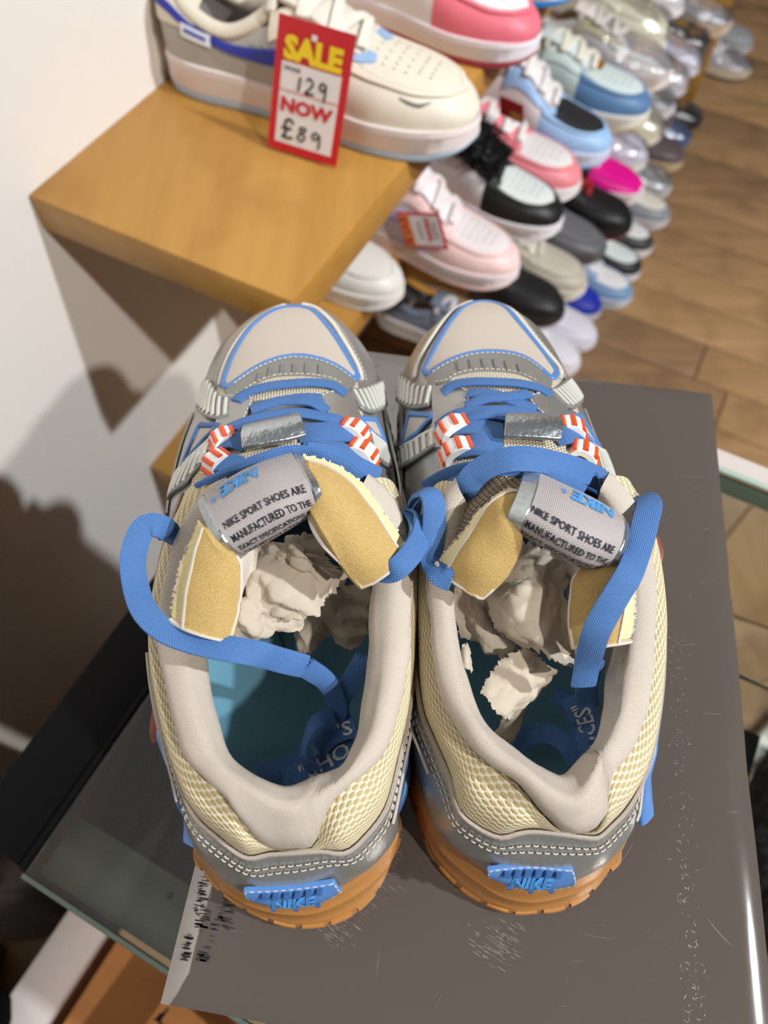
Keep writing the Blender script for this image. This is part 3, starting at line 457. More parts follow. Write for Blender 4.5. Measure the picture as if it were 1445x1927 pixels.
# ------------------------------------------------------------------ room: wall, floor planks, shelves
fl = wbox('floor', WALL_P, 2.3, -1.6, 6.0, FLOOR_M-.04, FLOOR_M-.008, M_dark, None, 0); tag(fl, kind='structure')
wl = wbox('wall_left', WALL_P-.10, WALL_P, -1.6, 6.0, FLOOR_M-.04, 1.9, M_wall, None, 0); tag(wl, kind='structure')
rp = random.Random(3); u = -1.0; k = 0
while u < 5.2:
    w = .124; p = -.60-rp.random()*.4
    while p < 2.0:
        L = 1.0+rp.random()*.5; p1 = max(WALL_P, p); p2 = min(2.2, p+L)
        if p2-p1 > .05:
            V, F = box_geo(0, 0, 0, p2-p1-.003, w-.0035, .014, .0015)
            V = np.array([W((p1+p2)/2+v[0], u+w/2+v[1], FLOOR_M-.007+v[2]+(k % 3)*.0002) for v in V])
            o = mesh('plank', V, F, (M_oak, M_oak2, M_oak3)[rp.randrange(3)], fl, None, True, 30)
        p += L; k += 1
    u += w
SHZ = (-.12, -.39, -.68)
def shelf_board(u0, u1, z, p1, label, th=.042):
    o = wbox('wall_shelf', WALL_P, p1, u0, u1, z-th, z, M_shelf, None, .0025)
    return tag(o, label, 'shelf', 'wooden wall shelves')
shelf_board(.402, 2.40, SHZ[0], -.297, 'thick amber stained wooden shelf on the wall carrying the cream sale sneaker')
shelf_board(.62, .798, SHZ[1], -.37, 'short wooden shelf end holding the plain white slip-on')
shelf_board(.80, 2.40, SHZ[1], -.262, 'second wooden wall shelf down, under the white and black high top')
shelf_board(.388, .60, -.61, -.40, 'low wooden shelf stub whose corner shows beside the left runner')
shelf_board(.95, 2.40, SHZ[2], -.20, 'third wooden wall shelf down, behind the hot pink shoe')
post = wbox('shelf_divider', WALL_P, -.152, 2.44, 2.475, FLOOR_M+.0004, .42, M_shelf, None, .002)
tag(post, 'upright wooden divider panel at the far end of the shoe shelves', 'divider')

# ------------------------------------------------------------------ glass table under the shoe box
TZ = -.131
tb = empty('glass_table', tuple(WT(.2, .165, FLOOR)), 'glass topped display table with black rail under the silver shoe box', 'table')
def tpart(name, *a, b=.001): return wbox(name, *a[:6], a[6], tb, b, WT)
g = tpart('glass_top', -.199, .75, -.080, .25, TZ-.010, TZ, M_glass, b=.0008); tpart('glass_leaf', .06, .75, .2505, .414, TZ-.010, TZ, M_glass, b=.0008)
tpart('glass_edge', .06, .75, .4142, .4185, TZ-.040, TZ+.0005, M_glassedge)
tpart('edge_trim', .06, .75, .4187, .436, TZ-.012, TZ, M_cardw)
tpart('rail', -.252, -.2005, -.08, .25, TZ-.05, TZ-.004, M_rail, b=.003)
tpart('rail_lip', -.2035, -.1995, -.08, .25, TZ-.03, TZ+.001, M_rail, b=.0005)
pl = tpart('support_plate', -.196, .20, -.076, -.038, TZ-.034, TZ-.026, M_plate)
for p in (-.115, -.048, .03, .10):
    V, F = box_geo(0, 0, 0, .004, .004, .002, .0012); c = WT(p, -.048, TZ-.0255)
    mesh('screw', V+c, F, M_screw, pl, None, True, 30)
tpart('front_edge_strip', -.2, .75, -.0835, -.0802, TZ-.034, TZ-.001, M_frontedge)
tpart('side_panel', -.226, -.206, -.08, .25, FLOOR+.0005, TZ-.051, M_charcoal); tpart('shade_board', -.204, .24, -.0375, .25, TZ-.16, TZ-.14, M_charcoal)  # added side panel shades the wall; near-black lower board stands for shade under glass
for p, uu in ((.70, -.05), (.70, .40)): tpart('leg', p-.02, p+.02, uu-.02, uu+.02, FLOOR, TZ-.05 if p < 0 else TZ-.0405, M_rail)

# ------------------------------------------------------------------ silver shoe box
yb = math.radians(7.0036); BU = np.array([math.sin(yb), math.cos(yb), 0]); BV = np.array([math.cos(yb), -math.sin(yb), 0])
BL, BW = .3695, .2555; BO = np.array([-.0864, -.0263, 0.0])-BU*.0095
def Bx(a, b, z): return BO+BV*a+BU*b+np.array([0, 0, z])
t = NT('gunmetal_foil'); v = t.obj()
sx = t.noise(t.scale(v, (26, 420, 1), (0, 0, yb)), 1.0, 4, .7); sy = t.noise(t.scale(v, (420, 22, 1), (0, 0, yb)), 1.0, 4, .7); bl = t.noise(v, 16, 4)
scr = t.math('MAXIMUM', t.ramp(sx, .66, .80), t.math('MULTIPLY', t.ramp(sy, .66, .8), .8)); scr = t.math('MULTIPLY', scr, t.ramp(bl, .40, .68))
t.set(Base_Color=t.mix(t.math('MULTIPLY', scr, .55), lin((108, 99, 93)), lin((176, 172, 168))), IOR=2.6, Metallic=.25, Roughness=t.math('ADD', t.ramp(bl, .3, .7, .05, .11), t.math('MULTIPLY', scr, .3)))
t.bump(t.math('ADD', scr, t.math('MULTIPLY', t.noise(v, 12, 2), .6)), .0004, .25); M_foil = t.m
M_blackcard = plain('black_box_card', (20, 19, 19), .35, 0, 70, .15, .0003)
M_worn = plain('worn_black_print', (52, 50, 49), .4, .2, 90, .3, 0)
bx = empty('shoe_box', tuple(Bx(BW/2, BL/2, TZ)), 'worn silver grey shoe box with a scratched lid carrying both runners', 'shoe box')
def bbox(name, a0, a1, b0, b1, z0, z1, mat, bev):
    V, F = box_geo(0, 0, 0, a1-a0, b1-b0, z1-z0, bev)
    V = np.array([Bx((a0+a1)/2+q[0], (b0+b1)/2+q[1], (z0+z1)/2+q[2]) for q in V]); return mesh(name, V, F, mat, bx, None, True, 30)
bbox('box_body', .003, BW-.003, .003, BL-.003, TZ+.0003, -.012, M_blackcard, .001)
# lid: a sheet with a folded, slightly crushed right edge
nu, nv = 60, 44
A, B = np.meshgrid(np.linspace(0, 1, nu), np.linspace(0, 1, nv), indexing='ij')
e = np.minimum(np.minimum(A*BL, (1-A)*BL), np.minimum(B*BW, (1-B)*BW))
Z = -.0022*np.clip(1-e/.004, 0, 1)**2
Z += -.0016*np.exp(-((A-.36)/.07)**2-((1-B)/.035)**2)-.0012*np.exp(-((A-.63)/.02)**2-((1-B)/.05)**2)-.0008*np.exp(-((A-.05)/.05)**2)*np.exp(-((B-.08)/.08)**2)
lid = Bx(0, 0, 0)+BV*(B[..., None]*BW)+BU*(A[..., None]*BL)+np.array([0, 0, 1])*Z[..., None]
mb = MB(); mb.add(lid, gfaces(nu, nv, flip=True), guv(lid))
idx = np.arange(nu*nv).reshape(nu, nv); ring = np.concatenate([idx[0, :], idx[1:, -1], idx[-1, -2::-1], idx[-2:0:-1, 0]])
top = lid.reshape(-1, 3)[ring]; cen = top.mean(0); low = top+(top-cen)*[.004, .004, 0]; low[:, 2] = -.038
k = len(ring); mb.add(np.concatenate([top, low]), [(i, (i+1) % k, k+(i+1) % k, k+i) for i in range(k)])
lidob = mb.build('lid', M_foil, bx, True, 35)
# rubbed-off print along the near left edge of the lid, and its black lower flap
rs = random.Random(5); mb = MB()
for i in range(900):
    b = .016+rs.random()**1.2*.085; a = .005+rs.random()**1.3*(.018 if b > .03 else .011); s = .0005+rs.random()**2*.0011
    if noise.noise(Vector((a*220, b*110, 1.7))) < -.02: continue
    V, F = box_geo(0, 0, 0, s*2.4, s*.45*(.5+rs.random()), .00016, 0); mb.add(np.array([Bx(a+q[0], b+q[1], .00012+q[2]) for q in V]), F)
o = mb.build('worn_print', M_worn, lidob, False); tag(o, 'black smudged print worn off along the lid edge', kind='stuff')
# hairline scratches cut into the foil
M_scratch = plain('bright_scratch', (134, 127, 121), .5, .3, 300, .2, 0)
rs = random.Random(21); mb = MB()
for i in range(55):
    a0 = rs.random()*BL; b0 = BW*(.06+.90*rs.random()) if i % 3 else BW*(.80+.17*rs.random()); an = rs.choice((.3, .5, 1.3, 1.5, 1.62, 2.4, 2.7))+rs.uniform(-.2, .2); ln = rs.uniform(.003, .016)
    q = np.linspace(-.5, .5, 5); P = np.stack([Bx(np.clip(b0+ln*x*math.sin(an), .006, BW-.006), np.clip(a0+ln*x*math.cos(an)+ln*.10*x*x, .006, BL-.006), .00012) for x in q])
    V, F, uv = ribbon_geo(P, (0, 0, 1), rs.uniform(.0001, .00026)*np.array([.3, 1, 1, 1, .3]), .00012, 4); mb.add(V, F)
for i in range(260):   # worn band along the right fold of the lid
    b0 = BW-.034+rs.gauss(0, .0028); a0 = .004+.20*rs.random()**1.4; an = rs.uniform(0, 6.28); l = rs.uniform(.0006, .0024)
    P = np.stack([Bx(b0+l*x*math.cos(an), a0+l*x*math.sin(an), .00011) for x in (-.5, 0, .5)]); V, F, uv = ribbon_geo(P, (0, 0, 1), rs.uniform(.00012, .0005)*np.array([.4, 1, .4]), .00012, 4); mb.add(V, F)
SC = [((np.array(q)-BO[:2])@BU[:2], (np.array(q)-BO[:2])@BV[:2]) for q in ((.004, .026), (-.004, .010), (-.016, -.007), (.057, -.0085), (.052, -.012))]
for (a0, b0), (ln, k) in zip(SC, ((.010, 70), (.008, 90), (.006, 60), (.008, 50), (.006, 40))):   # brushed scuffs beside the heels
    for i in range(k):
        a = a0+rs.gauss(0, ln*.5); b = b0+rs.gauss(0, .005); l = rs.uniform(.0012, .005)
        if not (.006 < a < BL-.006): continue
        P = np.stack([Bx(b-l*x*.9, a+l*x*.35, .00011) for x in (-.5, 0, .5)]); V, F, uv = ribbon_geo(P, (0, 0, 1), rs.uniform(.00012, .00045)*np.array([.4, 1, .4]), .00012, 4); mb.add(V, F)
o = mb.build('scratch', M_scratch, lidob, False); tag(o, kind='stuff')
# ------------------------------------------------------------------ the two grey and blue runners
M_silver = plain('silver_leather', (166, 166, 162), .27, .58, 700, .10, .0003)
M_greylea = plain('grey_leather', (138, 138, 134), .42, .25, 600, .08, .0003)
M_cream = plain('cream_leather', (196, 185, 173), .5, 0, 500, .04, .0002)
M_white = plain('white_leather', (222, 218, 208), .45, .05, 500, .06, .0003)
M_rib = plain('pale_rib', (214, 214, 206), .4, .15, 500, .06, .0002)
M_blue = plain('blue_rubber', (84, 130, 192), .38, 0, 300, .05, .0001)
M_blued = plain('blue_rubber_dark', (58, 98, 156), .45, 0, 300, .06, .0001)
M_gum = plain('gum_rubber', (176, 122, 64), .36, 0, 150, .10, .0003); M_gum.node_tree.nodes['Principled BSDF'].inputs['Subsurface Weight'].default_value = .0
M_gum.node_tree.nodes['Principled BSDF'].inputs['Subsurface Radius'].default_value = (.006, .003, .001)
M_lace = weave('blue_braid', (102, 148, 208), (72, 116, 182), .00070, .62, .0005, True, .3, .05)
M_knit = weave('cream_knit', (240, 230, 217), (208, 195, 180), .00062, .95, .0005, True, .15, .06)
M_knitg = weave('beige_knit', (186, 170, 152), (104, 88, 72), .0015, .95, .0007, True, .15, .08)
M_net = net('cream_net', (240, 230, 204), (190, 172, 122), .0054, .0021, .085, .2)
M_vamp = weave('vamp_mesh', (240, 232, 212), (196, 182, 154), .0014, .9, .0008, True, .2, .05)
M_felt = plain('grey_felt_edge', (172, 162, 152), .95, 0, 900, .2, .0008)
M_insole = plain('teal_insole', (92, 142, 164), .9, 0, 900, .06, .0005)
M_lining = plain('dark_lining', (40, 92, 150), .9, 0, 500, .15, .0004)
M_liningw = plain('cream_lining', (212, 202, 190), .95, 0, 700, .08, .0005)
t = NT('yellow_foam'); nz = t.noise(t.obj(), 2600, 2); n2 = t.noise(t.obj(), 60, 3)
t.set(Base_Color=t.mix(t.ramp(nz, .35, .65), lin((190, 158, 98)), t.mix(n2, lin((226, 196, 132)), lin((216, 184, 118)))), Roughness=.95); t.b.inputs['Specular IOR Level'].default_value = .15; t.bump(nz, .0009, .8); M_foam = t.m
M_fringe = plain('pale_foam_edge', (234, 220, 162), .95, 0, 700, .15, .0009)
M_label = weave('grey_satin', (206, 200, 200), (150, 142, 142), .0007, .55, .0002, True, .4, .03)
M_silvfoil = plain('crackled_silver_tape', (176, 182, 184), .28, .85, 420, .25, .0007)
M_orange = plain('orange_plastic', (236, 84, 30), .32, 0, 200, .05, 0)
M_rust = plain('rust_red_tab', (120, 50, 20), .5, 0, 200, .05, 0)
M_whitepl = plain('white_plastic', (238, 236, 234), .35, 0, 200, .03, 0)
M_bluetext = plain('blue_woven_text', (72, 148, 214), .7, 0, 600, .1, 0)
M_blacktext = plain('black_woven_text', (18, 20, 34), .7, 0, 600, .1, 0)
M_whitetext = plain('white_lace_text', (206, 210, 214), .7, 0, 600, .1, 0)
M_stitch = plain('pale_thread', (206, 200, 186), .8, 0, 900, .1, 0)
M_paper = plain('grey_packing_paper', (192, 180, 163), .92, 0, 40, .07, .0004)

def phi_loop(P, C, n, lo, hi):
    """resample a horseshoe loop by its angle round C, heel at angle 0"""
    P = cr(P, 400); a = np.arctan2(P[:, 0]-C[0], -(P[:, 1]-C[1])); a = np.unwrap(a)
    if a[0] > a[-1]: a = a[::-1]; P = P[::-1]
    a = np.maximum.accumulate(a+np.arange(len(a))*1e-9)
    ph = np.linspace(max(lo, a[0]), min(hi, a[-1]), n)
    return np.stack([np.interp(ph, a, P[:, j]) for j in range(3)], -1)
def yt_curve(c, n, closed=False): return cr(np.array(c), n, closed)
def on(c, side, off): return dome_off(c[:, 0], c[:, 1], side, np.full(len(c), off))
def yt_strip(a, b, n, m, side, off):
    """grid between two curves given on the runner surface"""
    a = yt_curve(a, n); b = yt_curve(b, n); s = np.linspace(0, 1, m)[None, :, None]
    G = a[:, None]*(1-s)+b[:, None]*s
    return dome_off(G[..., 0], G[..., 1], side, np.full(G.shape[:2], off)), dome_n(G[..., 0], G[..., 1], side)
def up_slab(name, G, N, th, mat, parent):
    n0 = gnorm(G)
    if (n0*N).sum() < 0: G = G[:, ::-1]; N = N[:, ::-1]
    return slab(name, G, th, mat, parent, .0006, N)
def band(name, pts, side, width, off, mat, parent, closed=True, th=.0012, n=120):
    c = yt_curve(pts, n, closed); P = on(c, side, off); N = dome_n(c[:, 0], c[:, 1], side)
    if closed: P = np.concatenate([P, P[:1]]); N = np.concatenate([N, N[:1]])
    return ribbon(name, P, N, width, th, mat, parent, 8)
def stitches(name, P, N, parent, step=.0032, mat=None):
    P = np.asarray(P); s = np.concatenate([[0], np.cumsum(np.linalg.norm(np.diff(P, axis=0), axis=1))]); mb = MB()
    for q in np.arange(step*.3, s[-1]-step*.6, step):
        a = np.array([np.interp(q, s, P[:, j]) for j in range(3)]); b = np.array([np.interp(q+step*.62, s, P[:, j]) for j in range(3)])
        nn = np.array([np.interp(q, s, N[:, j]) for j in range(3)])
        V, F, uv = ribbon_geo([a, (a+b)/2+nn*.00025, b], nn, .0007, .0006, 6); mb.add(V, F, uv)
    o = mb.build(name, mat or M_stitch, parent); tag(o, kind='stuff'); return o

def runner(side, root_label):
    sg = 1 if side == 'R' else -1; G_ = lambda k: M[f'{side}_{k}']
    F = FIT[side]; a = F['a']; c, s = math.cos(a), math.sin(a)
    def ax(x, l): return np.array([F['o'][0]+c*x+s*l*F['s'], F['o'][1]-s*x+c*l*F['s']])
    root = empty('runner_shoe', tuple(ax(0, .15))+(0.0006,), root_label, 'shoe', 'worn pair of runners on the shoe box')
    C = ax(0, .098)
    # ---- gum sole: heel traced from image pixels, the rest follows the base of the upper
    ls = np.concatenate([[.075], np.linspace(.1, .3249, 46)])
    def base(sd, inset):
        P = dome(np.clip(ls, .1, .3249), np.full(len(ls), -1.0*sd), side); P[:, :2] += (P[:, :2]*0)
        P[0] = np.append(ax(-sd*(.047 if sd > 0 else .047), .07), 0)
        d = P[:, :2]-np.array([ax(0, l) for l in ls]); L = np.linalg.norm(d, axis=1, keepdims=True); P[:, :2] -= d/(L+1e-9)*np.minimum(inset, L*.6)
        return P
    Lb, Rb = base(1, .004), base(-1, .004)
    def ringof(heel, z_fn, inset):
        Lb, Rb = base(1, inset), base(-1, inset)
        front = np.concatenate([Rb, Lb[::-1]]); P = np.concatenate([np.array(heel), front]); P = cr(P, 240, True)
        yy = (P[:, 1]-F['o'][1])/F['s']; P[:, 2] = z_fn(np.clip(yy, 0, .33)); return P
    zt = lambda y: np.interp(y, [0, .06, .14, .24, .30, .325], [.034, .033, .030, .023, .021, .024])
    zb = lambda y: np.interp(y, [0, .008, .25, .30, .325], [.0016, .0004, .0004, .004, .010])
    r0 = ringof(G_('gum0'), zb, .006); r1 = ringof(G_('gum1'), zt, .0035)
    cen = r0.mean(0)
    def mid(f, out, dz=0): 
        P = r0*(1-f)+r1*f; d = P-cen; d[:, 2] = 0; return P+d/(np.linalg.norm(d, axis=1, keepdims=True)+1e-9)*out+np.array([0, 0, dz])
    rings = [r0*np.array([1, 1, 0])+(cen-r0)*.10*np.array([1, 1, 0])+np.array([0, 0, 1])*r0[:, 2:3], r0, mid(.12, .0004), mid(.3, .0002), mid(.34, .0014), mid(.45, .0004), mid(.52, .0012), mid(.6, .0006), mid(.68, .0016), mid(.74, .0006), mid(.86, .0008), r1, mid(1.0, -.0016), mid(1.0, -.0022)*np.array([1, 1, 0])+np.array([0, 0, .014])]
    G = np.stack(rings); n, m, _ = G.shape
    mb = MB(); mb.add(G, gfaces(n, m, False, True, 0, True), guv(G))
    for kk in (0, n-1): mb.add(np.concatenate([G[kk], [G[kk].mean(0)]]), [((i+1) % m, i, m) if kk else (i, (i+1) % m, m) for i in range(m)])
    sole = mb.build('gum_sole', M_gum, root, True, 38)
    # tread lugs round the bottom edge
    mb = MB(); s0 = np.concatenate([[0], np.cumsum(np.linalg.norm(np.diff(np.concatenate([r0, r0[:1]]), axis=0), axis=1))]); rr = np.concatenate([r0, r0[:1]])
    for q in np.arange(0, s0[-1]-.004, .0125):
        P = np.array([[np.interp(q+d, s0, rr[:, j]) for j in range(3)] for d in np.linspace(0, .0095, 5)]); d = P-cen; d[:, 2] = 0; d /= np.linalg.norm(d, axis=1, keepdims=True)
        V, Fx, uv = ribbon_geo(P-d*.0010+np.array([0, 0, .0030]), d, .0050, .0026, 8); mb.add(V, Fx, uv)
    tag(mb.build('tread_lug', M_gum, root), kind='stuff')
    # ---- rear quarter: shell, net, padded collar
    lo, hi = -2.75, 2.75; n = 150
    shell = phi_loop(G_('shell'), C, n, lo, hi); seam = phi_loop(G_('seam'), C, n, lo, hi); crest = phi_loop(G_('crest'), C, n, lo, hi); inner = phi_loop(G_('inner'), C, n, lo, hi)
    g1 = phi_loop(np.concatenate([base(1, .001)[::-1][-22:], [r1[np.argmin(np.linalg.norm(r1[:, :2]-ax(-.045, .05), axis=1))]], np.array(G_('gum1')), [r1[np.argmin(np.linalg.norm(r1[:, :2]-ax(.045, .05), axis=1))]], base(-1, .001)[:22]]), C, n, lo, hi)
    g1[:, 2] = np.interp((g1[:, 1]-F['o'][1])/F['s'], [0, .06, .14, .24], [.033, .032, .029, .022])
    dd = shell-np.append(C, 0); dd[:, 2] = 0; dd /= np.linalg.norm(dd, axis=1, keepdims=True)
    hw = np.exp(-(np.linspace(lo, hi, n)/.9)**4)
    f3 = np.linspace(0, 1, 9)[:, None, None]
    Gs = g1[None]*(1-f3)+shell[None]*f3; bul = np.sin(np.linspace(0, np.pi, 9))[:, None, None]*.0035
    Gs = Gs+dd[None]*bul
    gridmesh('heel_counter', Gs, M_silver, root, sharp=None)
    # grey felt edge standing along the top of the shell
    rim = shell+dd*.0004-np.array([0, 0, .0008]); ribbon('felt_edge', rim, dd, .0036, .0020, M_felt, root, 8)
    stitches('counter_stitch', (shell*.86+g1*.14+dd*.0022)[35:115], dd[35:115], root)
    stitches('counter_stitch', (shell*.78+g1*.22+dd*.0028)[35:115], dd[35:115], root)
    # heel overlay flaps: two white edged side wings
    for q0, q1 in ((28, 58), (92, 122)):
        P = (shell*.72+g1*.28+dd*.0030)[q0:q1]; Q = (shell*.98+g1*.02+dd*.0018)[q0:q1]; Z = np.linspace(0, 1, 5)[None, :, None]
        ribbon('wing_piping', P+dd[q0:q1]*.0014, dd[q0:q1], .0022, .0014, M_cream, root, 6)
    # net between shell and collar
    s8 = np.linspace(0, 1, 12)[:, None, None]; inn = shell-dd*.0008+np.array([0, 0, .0006])
    bulge = np.sin(np.linspace(0, np.pi, 12))[:, None, None]*np.minimum(.0045, .22*np.linalg.norm(seam-inn, axis=1))[None, :, None]
    up = np.array([0, 0, 1.0])*.8+dd*.6
    Gn = inn[None]*(1-s8)+(seam-np.array([0, 0, .0012]))[None]*s8+up[None]*bulge
    uvn = guv(Gn); gm = mesh('net_quarter', Gn.reshape(-1, 3), gfaces(12, n), M_net, root, uvn[:, ::-1], True, None)
    # padded collar, rolled over into the shoe
    cIn = np.append(C, 0)-inner; cIn[:, 2] = 0; cIn /= np.linalg.norm(cIn, axis=1, keepdims=True)
    low1 = inner-cIn*.005+np.array([0, 0, -.016]); low2 = inner-cIn*.012; low2[:, 2] = .046; low3 = low2-cIn*.0015; low3[:, 2] = .024
    c1 = seam*.62+crest*.38+up*.0042; c2 = crest*.55+inner*.45+np.array([0, 0, .0018])
    ctl = np.stack([seam-dd*.001-np.array([0, 0, .003]), seam, c1, crest+np.array([0, 0, .0006]), c2, inner, low1, low2, low3])
    Gc = np.stack([cr(ctl[:, j], 40) for j in range(n)], 1)
    nvx = np.array([noise.noise(Vector((v[0]*70, v[1]*70, v[2]*70))) for v in Gc.reshape(-1, 3)]).reshape(Gc.shape[:2])
    Gc = Gc+gnorm(Gc)*(nvx*.0009)[..., None]
    collar = gridmesh('collar_padding', Gc, M_knit, root)
    # insole
    edge = low3+cIn*-.004; edge[:, 2] = .0255; nose = np.array([np.append(ax(x, l), .0255) for x, l in ((.045*sg, .19), (.02*sg, .215), (-.02*sg, .215), (-.045*sg, .19))])
    if nose[0][0] < nose[-1][0]: nose = nose[::-1]
    E_ = np.concatenate([edge, nose]); cc = np.append(C, .0245)
    rg = np.linspace(0, 1, 8)[:, None, None]; Gi = cc[None, None]*(1-rg)+E_[None]*rg; Gi[..., 2] = .0255+.003*rg[..., 0]**3
    mesh('insole', Gi.reshape(-1, 3), gfaces(8, len(E_), False, True), M_insole, root, None, True, None)
    # ---- forefoot shell
    L_ = .155+(.3249-.155)*np.sin(np.linspace(0, np.pi/2, 70)); T_ = np.concatenate([np.linspace(-1, -.4, 22), np.linspace(-.38, .38, 30), np.linspace(.4, 1, 22)])
    LL, TT = np.meshgrid(L_, T_, indexing='ij'); Gd = dome(LL, TT, side); n2, m2, _ = Gd.shape
    Fd = [f for f in gfaces(n2, m2, flip=False) if not (L_[f[0]//m2] < .176 and abs(T_[f[0] % m2]) < .42)]
    uvd = np.stack([LL, TT*.06], -1).reshape(-1, 2)
    mb = MB(); mb.add(Gd, Fd, uvd); tipc = Gd[-1].mean(0); mb.add(np.concatenate([Gd[-1], [tipc]]), [(i, i+1, m2) for i in range(m2-1)])
    mb.build('toe_shell', M_silver, root, True, None)
    Gi2 = dome(np.clip(LL, .16, .3), TT*.97, side)-dome_n(LL, TT, side)*.004
    mesh('toe_lining', Gi2.reshape(-1, 3), gfaces(n2, m2), M_lining, root, None, True, None)
    # toe panel with its blue piping
    tt, tbm = yt_curve(G_('trim_top'), 40), yt_curve(G_('trim_bot'), 40)
    G, N = yt_strip(G_('trim_bot'), G_('trim_top'), 40, 12, side, .0006); up_slab('toe_panel', G, N, .0008, M_cream, root)
    band('toe_piping', list(map(tuple, tt[:-1]))+list(map(tuple, tbm[::-1][:-1])), side, .0036, .0012, M_blue, root, True, .0020, 160)
    for q in ('pipe_out', 'pipe_in'):
        band('toe_seam', G_(q), side, .0034, .0006, M_white, root, False, .0022, 40)
        cc_ = yt_curve(G_(q), 50); cc_ = cc_+np.array([0, .05 if cc_[20, 1] > 0 else -.05])*1.0
        stitches('toe_stitch', on(cc_, side, .0006), dome_n(cc_[:, 0], cc_[:, 1], side), root)
    # grey crescent with studs
    G, N = yt_strip(G_('cres_lo'), G_('cres_up'), 36, 6, side, .0004); cresc = up_slab('toe_crescent', G, N, .0012, M_greylea, root)
    for st in G_('studs'):
        cst = np.array([[st[0]-.0042, st[1]], [st[0], st[1]], [st[0]+.0042, st[1]]]); P = on(cst, side, .0019); V, Fx, uv = ribbon_geo(P, dome_n(cst[:, 0], cst[:, 1], side), .0015, .0016, 8)
        mesh('stud', V, Fx, M_greylea, cresc, uv)
    for q, sh in (('cres_up', -.0012), ('cres_lo', .0014)):
        cc_ = yt_curve(G_(q), 60)[4:-4]; cc_[:, 0] += sh; stitches('crescent_stitch', on(cc_, side, .0019), dome_n(cc_[:, 0], cc_[:, 1], side), root, .0028)
    # vamp mesh below the laces
    lv, tv = np.meshgrid(np.linspace(.163, .238, 24), np.linspace(-.40, .44, 24), indexing='ij')
    P = dome_off(lv, tv, side, np.full(lv.shape, .0002)); P[..., 2] += .0015*np.sin((lv-.163)/.075*9)*np.cos(tv*3)
    mesh('vamp_mesh', P.reshape(-1, 3), gfaces(24, 24), M_vamp, root, guv(P), True, None)
    # eyestays, ribbed bands, side panels
    for q in ('stay_out', 'stay_in'):
        G, N = yt_strip(G_(q+'_a'), G_(q+'_b'), 24, 10, side, .0005); up_slab('eyestay', G, N, .0014, M_silver, root)
        cc_ = yt_curve(G_(q+'_a'), 60); stitches('eyestay_stitch', on(cc_, side, .0020), dome_n(cc_[:, 0], cc_[:, 1], side), root)
    for q, nr in (('band_out', 8), ('band_in', 9)):
        G, N = yt_strip(G_(q+'_bot'), G_(q+'_top'), 20, 6, side, .0008); b_ = up_slab('ribbed_band', G, N, .0012, M_greylea, root)
        A_, B_ = yt_curve(G_(q+'_bot'), nr+1), yt_curve(G_(q+'_top'), nr+1)
        for i in range(nr):
            w = np.linalg.norm(on(A_[i:i+1], side, 0)-on(A_[i+1:i+2], side, 0)); x0, x1 = (A_[i]+A_[i+1])/2, (B_[i]+B_[i+1])/2
            cst = x0+(x1-x0)*np.linspace(.05, .95, 7)[:, None]; V, Fx, uv = ribbon_geo(on(cst, side, .0021), dome_n(cst[:, 0], cst[:, 1], side), max(.0016, w*.56), .0018, 8)
            mesh('rib', V, Fx, M_rib, b_, uv)
        for q2 in ('_top', '_bot'): band('band_edge', G_(q+q2), side, .0022, .0016, M_greylea, root, False, .0018, 24)
    for q in ('tri_out', 'tri_in'):
        pts = np.array(G_(q)); cpt = pts.mean(0); cl = cr(np.concatenate([pts]), 60, True) if len(pts) > 3 else pts
        dense = np.concatenate([pts[i]+(pts[(i+1) % len(pts)]-pts[i])*np.linspace(0, 1, 12, endpoint=False)[:, None] for i in range(len(pts))])
        rg = np.linspace(0, 1, 5)[:, None, None]; Gt = cpt+(dense[None]-cpt)*rg
        P = dome_off(Gt[..., 0], Gt[..., 1], side, np.full(Gt.shape[:2], .0012)); mesh('side_panel', P.reshape(-1, 3), gfaces(5, len(dense), False, True), M_cream, root, None, True, None)
        band('side_piping', dense[::3], side, .0030, .0014, M_blued if q == 'tri_out' and side == 'L' else M_blue, root, True, .0018, 80)
    for q in ('side_out', 'side_in'):
        G, N = yt_strip(G_(q+'_bot'), G_(q+'_top'), 20, 6, side, .0006); b_ = up_slab('ribbed_side', G, N, .001, M_greylea, root)
        A_, B_ = yt_curve(G_(q+'_bot'), 8), yt_curve(G_(q+'_top'), 8)
        for i in range(7):
            w = np.linalg.norm(on(A_[i:i+1], side, 0)-on(A_[i+1:i+2], side, 0)); x0, x1 = (A_[i]+A_[i+1])/2, (B_[i]+B_[i+1])/2
            cst = x0+(x1-x0)*np.linspace(.05, .95, 6)[:, None]; V, Fx, uv = ribbon_geo(on(cst, side, .0017), dome_n(cst[:, 0], cst[:, 1], side), max(.0018, w*.6), .0015, 8); mesh('rib', V, Fx, M_rib, b_, uv)
        band('side_edge', G_(q+'_top'), side, .0022, .0014, M_white, root, False, .0018, 24); band('side_edge', G_(q+'_bot'), side, .0022, .0014, M_greylea, root, False, .0018, 24)
    # silver side skirt with pierced slots, low along the upper
    for sd in (-1, 1):
        lq = np.linspace(.17, .235, 24); cst = np.stack([lq, np.full(24, sd*.80)], -1); P = on(cst, side, .0014); N = dome_n(cst[:, 0], cst[:, 1], side)
        skirt = ribbon('side_skirt', P, N, .011, .0016, M_silver, root, 8)
        for i in range(2, 23, 3):
            V, Fx, uv = ribbon_geo(P[i-1:i+1]+N[i-1:i+1]*.0008, N[i-1:i+1], .003, .0008, 6); mesh('slot', V, Fx, M_charcoal, skirt, uv)
    # eyelets: ribbed plastic tunnels
    ea = np.append(np.array([s, c]), 0)
